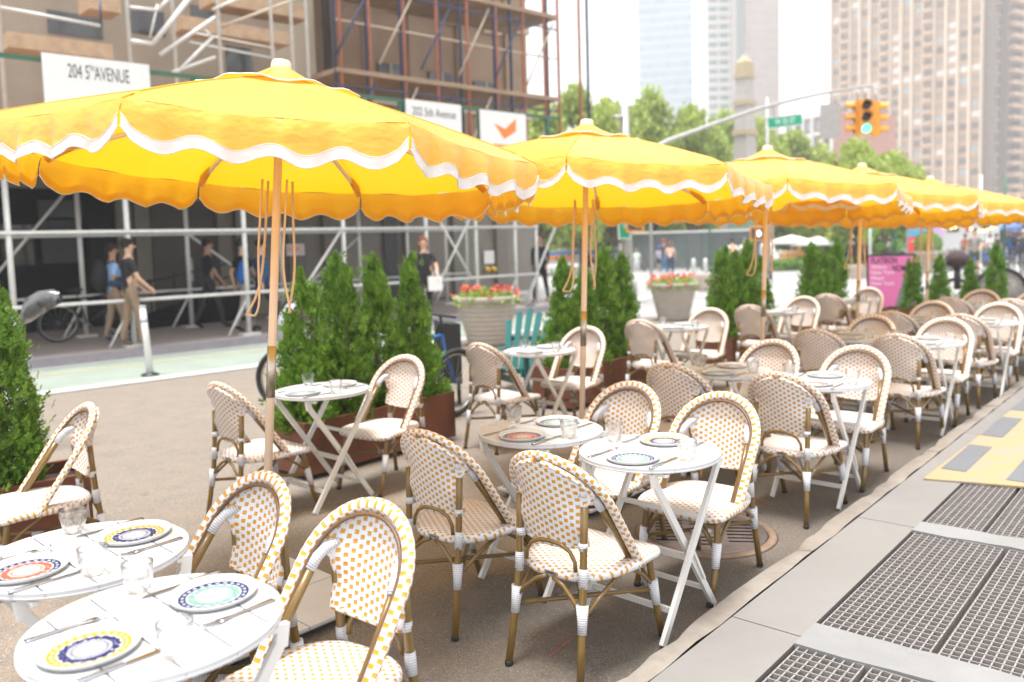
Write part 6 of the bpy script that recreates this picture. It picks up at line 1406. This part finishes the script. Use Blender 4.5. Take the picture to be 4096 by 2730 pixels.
for px, Y, lab, ty, m in ((3582, 30, 'dark green lamp post above the pink poster', 700, M_shg), (3480, 31, 'white post behind the fourth umbrella pole', 780, M_wpl), (3920, 36, 'thin pale pole right of the food truck', 700, M_wpl), (4015, 34, 'dark green pole at the right behind the cyclists', 700, M_shg), (2840, 44, 'dark green post standing before the glazed fence', 780, M_shg), (2605, 30, 'slim grey post left of the three figures', 700, M_mast)):
    p = at(px, 1040, Y); z0 = zg(p.x, Y); thing('lamp_post', lab, 'post', (p.x, Y, z0), 0, None, [('shaft', MB().tube([(0, 0, 0), (0, 0, at(px, ty, Y).z - z0)], [.06, .045], 8).mesh('s', m)), ('base', MB().lathe([(.12, 0), (.10, .25), (.06, .3), (.0001, .3)], 10).mesh('b', m))])
# string lights and blue tent
sl_a, sl_b = at(3600, 868, 34), at(3980, 900, 34); bulbs = thing('string_lights', 'string of small warm bulbs below the last umbrella', 'string lights', (0, 0, 0)); wire = []
for k in range(25):
    t = k / 24; p = sl_a.lerp(sl_b, t) + Vector((0, 0, -.25 * math.sin(PI * ((t * 3) % 1)))); wire.append(p); ob('bulb', MB().ell(p + Vector((0, 0, -.06)), (.045, .045, .055), 8, 6).mesh('b', mat('warm_bulb', (1, .7, .3), .4, emit=(1, .62, .25), estr=1.6)), bulbs)
ob('wire', MB().tube(wire, .008, 4).mesh('w', M_blk), bulbs)
p = at(3978, 880, 60); z0 = zg(p.x, 60); thing('blue_tent', 'blue pop up tent in the distance at the far right', 'tent', (p.x, 60, z0), .4, None, [('canopy', MB().lathe([(2.1, 2.0), (2.1, 2.25), (.9, 2.8), (.0001, 3.05)], 4).mesh('c', mat('tent_blue', (.10, .20, .45), .7)))] + [('leg', MB().tube([(x, y, 0), (x, y, 2.1)], .03, 6).mesh('l', M_galv)) for x in (-1.4, 1.4) for y in (-1.4, 1.4)])
# blue hire bikes in a rack
M_bb = mat('hire_bike_blue', (.01, .16, .60), .35, coat=.5); BKH = bike_parts(M_bb, .33, .03, True, mat('basket_grey', (.15, .15, .16), .6), M_bb)
hb0 = gg(3735, 1088)
for k in range(14):
    p = hb0 + Vector((.78 * k * .86, .78 * k * .9, 0)); p.z = zg(p.x, p.y)
    bike(p, R(112), 'blue hire bicycle, %s in the docked row' % ('nearest' if k == 0 else 'number %d counted from the nearest one' % (k + 1)), BKH, 0, 'docked blue hire bicycles', name='hire_bicycle')
# cyclists
def rider(px, py, az, top, label, bl, hair='#1a1410', Y=None, hood=None):
    g = gg(px, py); bike(g, az, bl, BKB, 0, 'bicycles ridden in the street')
    person(g + Vector((0, 0, .02)) - Vector((math.sin(az), math.cos(az), 0)) * .2, az, 1.68, label, top, '#2c3038', 1, hair, '#222222', dict(seat=True, lean=.32, wr_l=(-.24, .42, 1.06), wr_r=(.24, .42, 1.06)), long=True, hat=hood)
rider(4050, 1076, R(40), '#1f4f8c', 'cyclist in a bright blue hooded jacket riding away at right', 'bicycle ridden by the cyclist in the blue jacket', '#1f4f8c', hood='#1f4f8c')
rider(4092, 1100, R(38), '#23262c', 'cyclist in dark jacket and grey helmet at the right photo edge', 'bicycle ridden by the cyclist in the dark jacket', '#8a8f96', hood='#a8acb0')
backpack(gg(4050, 1076) + Vector((-.05, -.2, .04)), R(40), '#17181c', 'black backpack worn by the cyclist in blue', 1.25, 1.0)
g = at(3898, 1062, 30); g.z = zg(g.x, g.y); person(g, R(215), 1.78, 'man in a grey t-shirt standing between food truck and cyclists', '#8f8880', '#3c4a34', 0, '#3a2a20', '#333333', dict(lstep=.1, wr_l=(-.2, .2, 1.05)), shorts=True)
backpack(g, R(215), '#2a2c30', 'dark backpack worn by the man in the grey t-shirt', 1.24, .9)
# cargo bike behind the end planter
g = gp(3905, 1290); cg = bike_parts(M_blk, .36, .03); bike(Vector((8.95, 15.9, 0)), R(105), 'black cargo bicycle behind the far end planter', cg, 0, None, scale=None) if False else bike(Vector((8.95, 15.6, 0)), R(110), 'black cargo bicycle behind the far end planter', cg)
wz = at(4000, 1170, 15.0); thing('cart_wheel', 'large black rimmed disc wheel standing at the right of the last evergreens', 'wheel', (wz.x, 15.0, 0), R(-20), None, [('tyre', MB().tube([(.44 * math.cos(2 * PI * k / 40), 0, .46 + .44 * math.sin(2 * PI * k / 40)) for k in range(40)], .035, 8, closed=True, nrm=(0, 1, 0)).mesh('t', M_tyre)), ('disc', MB().lathe([(.0001, -.02), (.42, -.01), (.42, .01), (.0001, .02)], 40, Mx=Matrix.Translation((0, 0, .46)) @ Matrix.Rotation(PI / 2, 4, 'X')).mesh('d', mat('granite_disc', (.20, .18, .17), .6, var=.4, scale=20)))])
hs = at(3830, 1040, 15.4); thing('bike_seat_cover', 'dark hooded child seat cover on the cargo bicycle', 'seat cover', (hs.x, 15.4, hs.z), 0, None, [('cover', MB().ell((0, 0, 0), (.21, .20, .16), 14, 10).mesh('c', cm('#3a2a2c'))), ('mount', MB().tube([(0, 0, -.1), (0, 0, -.55)], .06, 8).mesh('m', M_blk))])
# distant crowd and planting strip
random.seed(21)
cx_ = [('#d8d0c8', '#3a4050'), ('#30343c', '#202228'), ('#b86048', '#2a3040'), ('#7a8aa0', '#26282e'), ('#c8b060', '#3c3c44'), ('#e4e0dc', '#4a4a52')]
where = ['left of the blue tent', 'under the string lights', 'behind the last hire bicycles', 'right of the food truck', 'near the pale pole', 'behind the blue jacket cyclist']
for k in range(6):
    p = at((3960, 3985, 3860, 3935, 3915, 4075)[k], 980, 44 + 2 * k); p.z = zg(p.x, p.y); person(p, R(30 * k), 1.66 + .03 * (k % 3), 'distant pedestrian %s' % where[k], cx_[k][0], cx_[k][1], k % 3, '#201812', '#333333', WK if k % 2 else SD)
for k, (px, w_, lab) in enumerate(((3250, 5, 'dark clipped hedge strip behind the steel barrier'), (3560, 4, 'dark purple flower bed behind the pink poster'))):
    p = at(px, 1040, 43); z0 = zg(p.x, 43); rr = random.Random(k); mb = MB()
    for i in range(1800):
        q = Vector((p.x + rr.uniform(-w_ / 2, w_ / 2), 43 + rr.uniform(-.6, .6), z0 + rr.uniform(0, .6))); u = Vector((rr.uniform(-1, 1), rr.uniform(-1, 1), rr.uniform(-1, 1))).normalized() * .09; v = u.cross(Vector((.3, rr.uniform(-1, 1), 1))).normalized() * .07; mb.add([q - u, q + v, q + u, q - v], [(0, 1, 2, 3)], None, 0, False)
    o = ob('hedge', mb.mesh('h', M_thuja if k == 0 else M_rd)); tag(o, lab, 'hedge')

# ------------------------------------------------------------------ haze
hz = MB().box((-480, -14, -11), (480, 480, 205)).mesh('haze', [])
hm = bpy.data.materials.new('summer_haze'); hm.use_nodes = True; hn = hm.node_tree; hn.nodes.clear(); ho = hn.nodes.new('ShaderNodeOutputMaterial'); hv = hn.nodes.new('ShaderNodeVolumePrincipled')
hv.inputs['Color'].default_value = (.93, .95, .98, 1); hv.inputs['Density'].default_value = .0017; hn.links.new(hv.outputs[0], ho.inputs['Volume']); hz.materials.clear(); hz.materials.append(hm)
o = ob('haze', hz); o['kind'] = 'stuff'
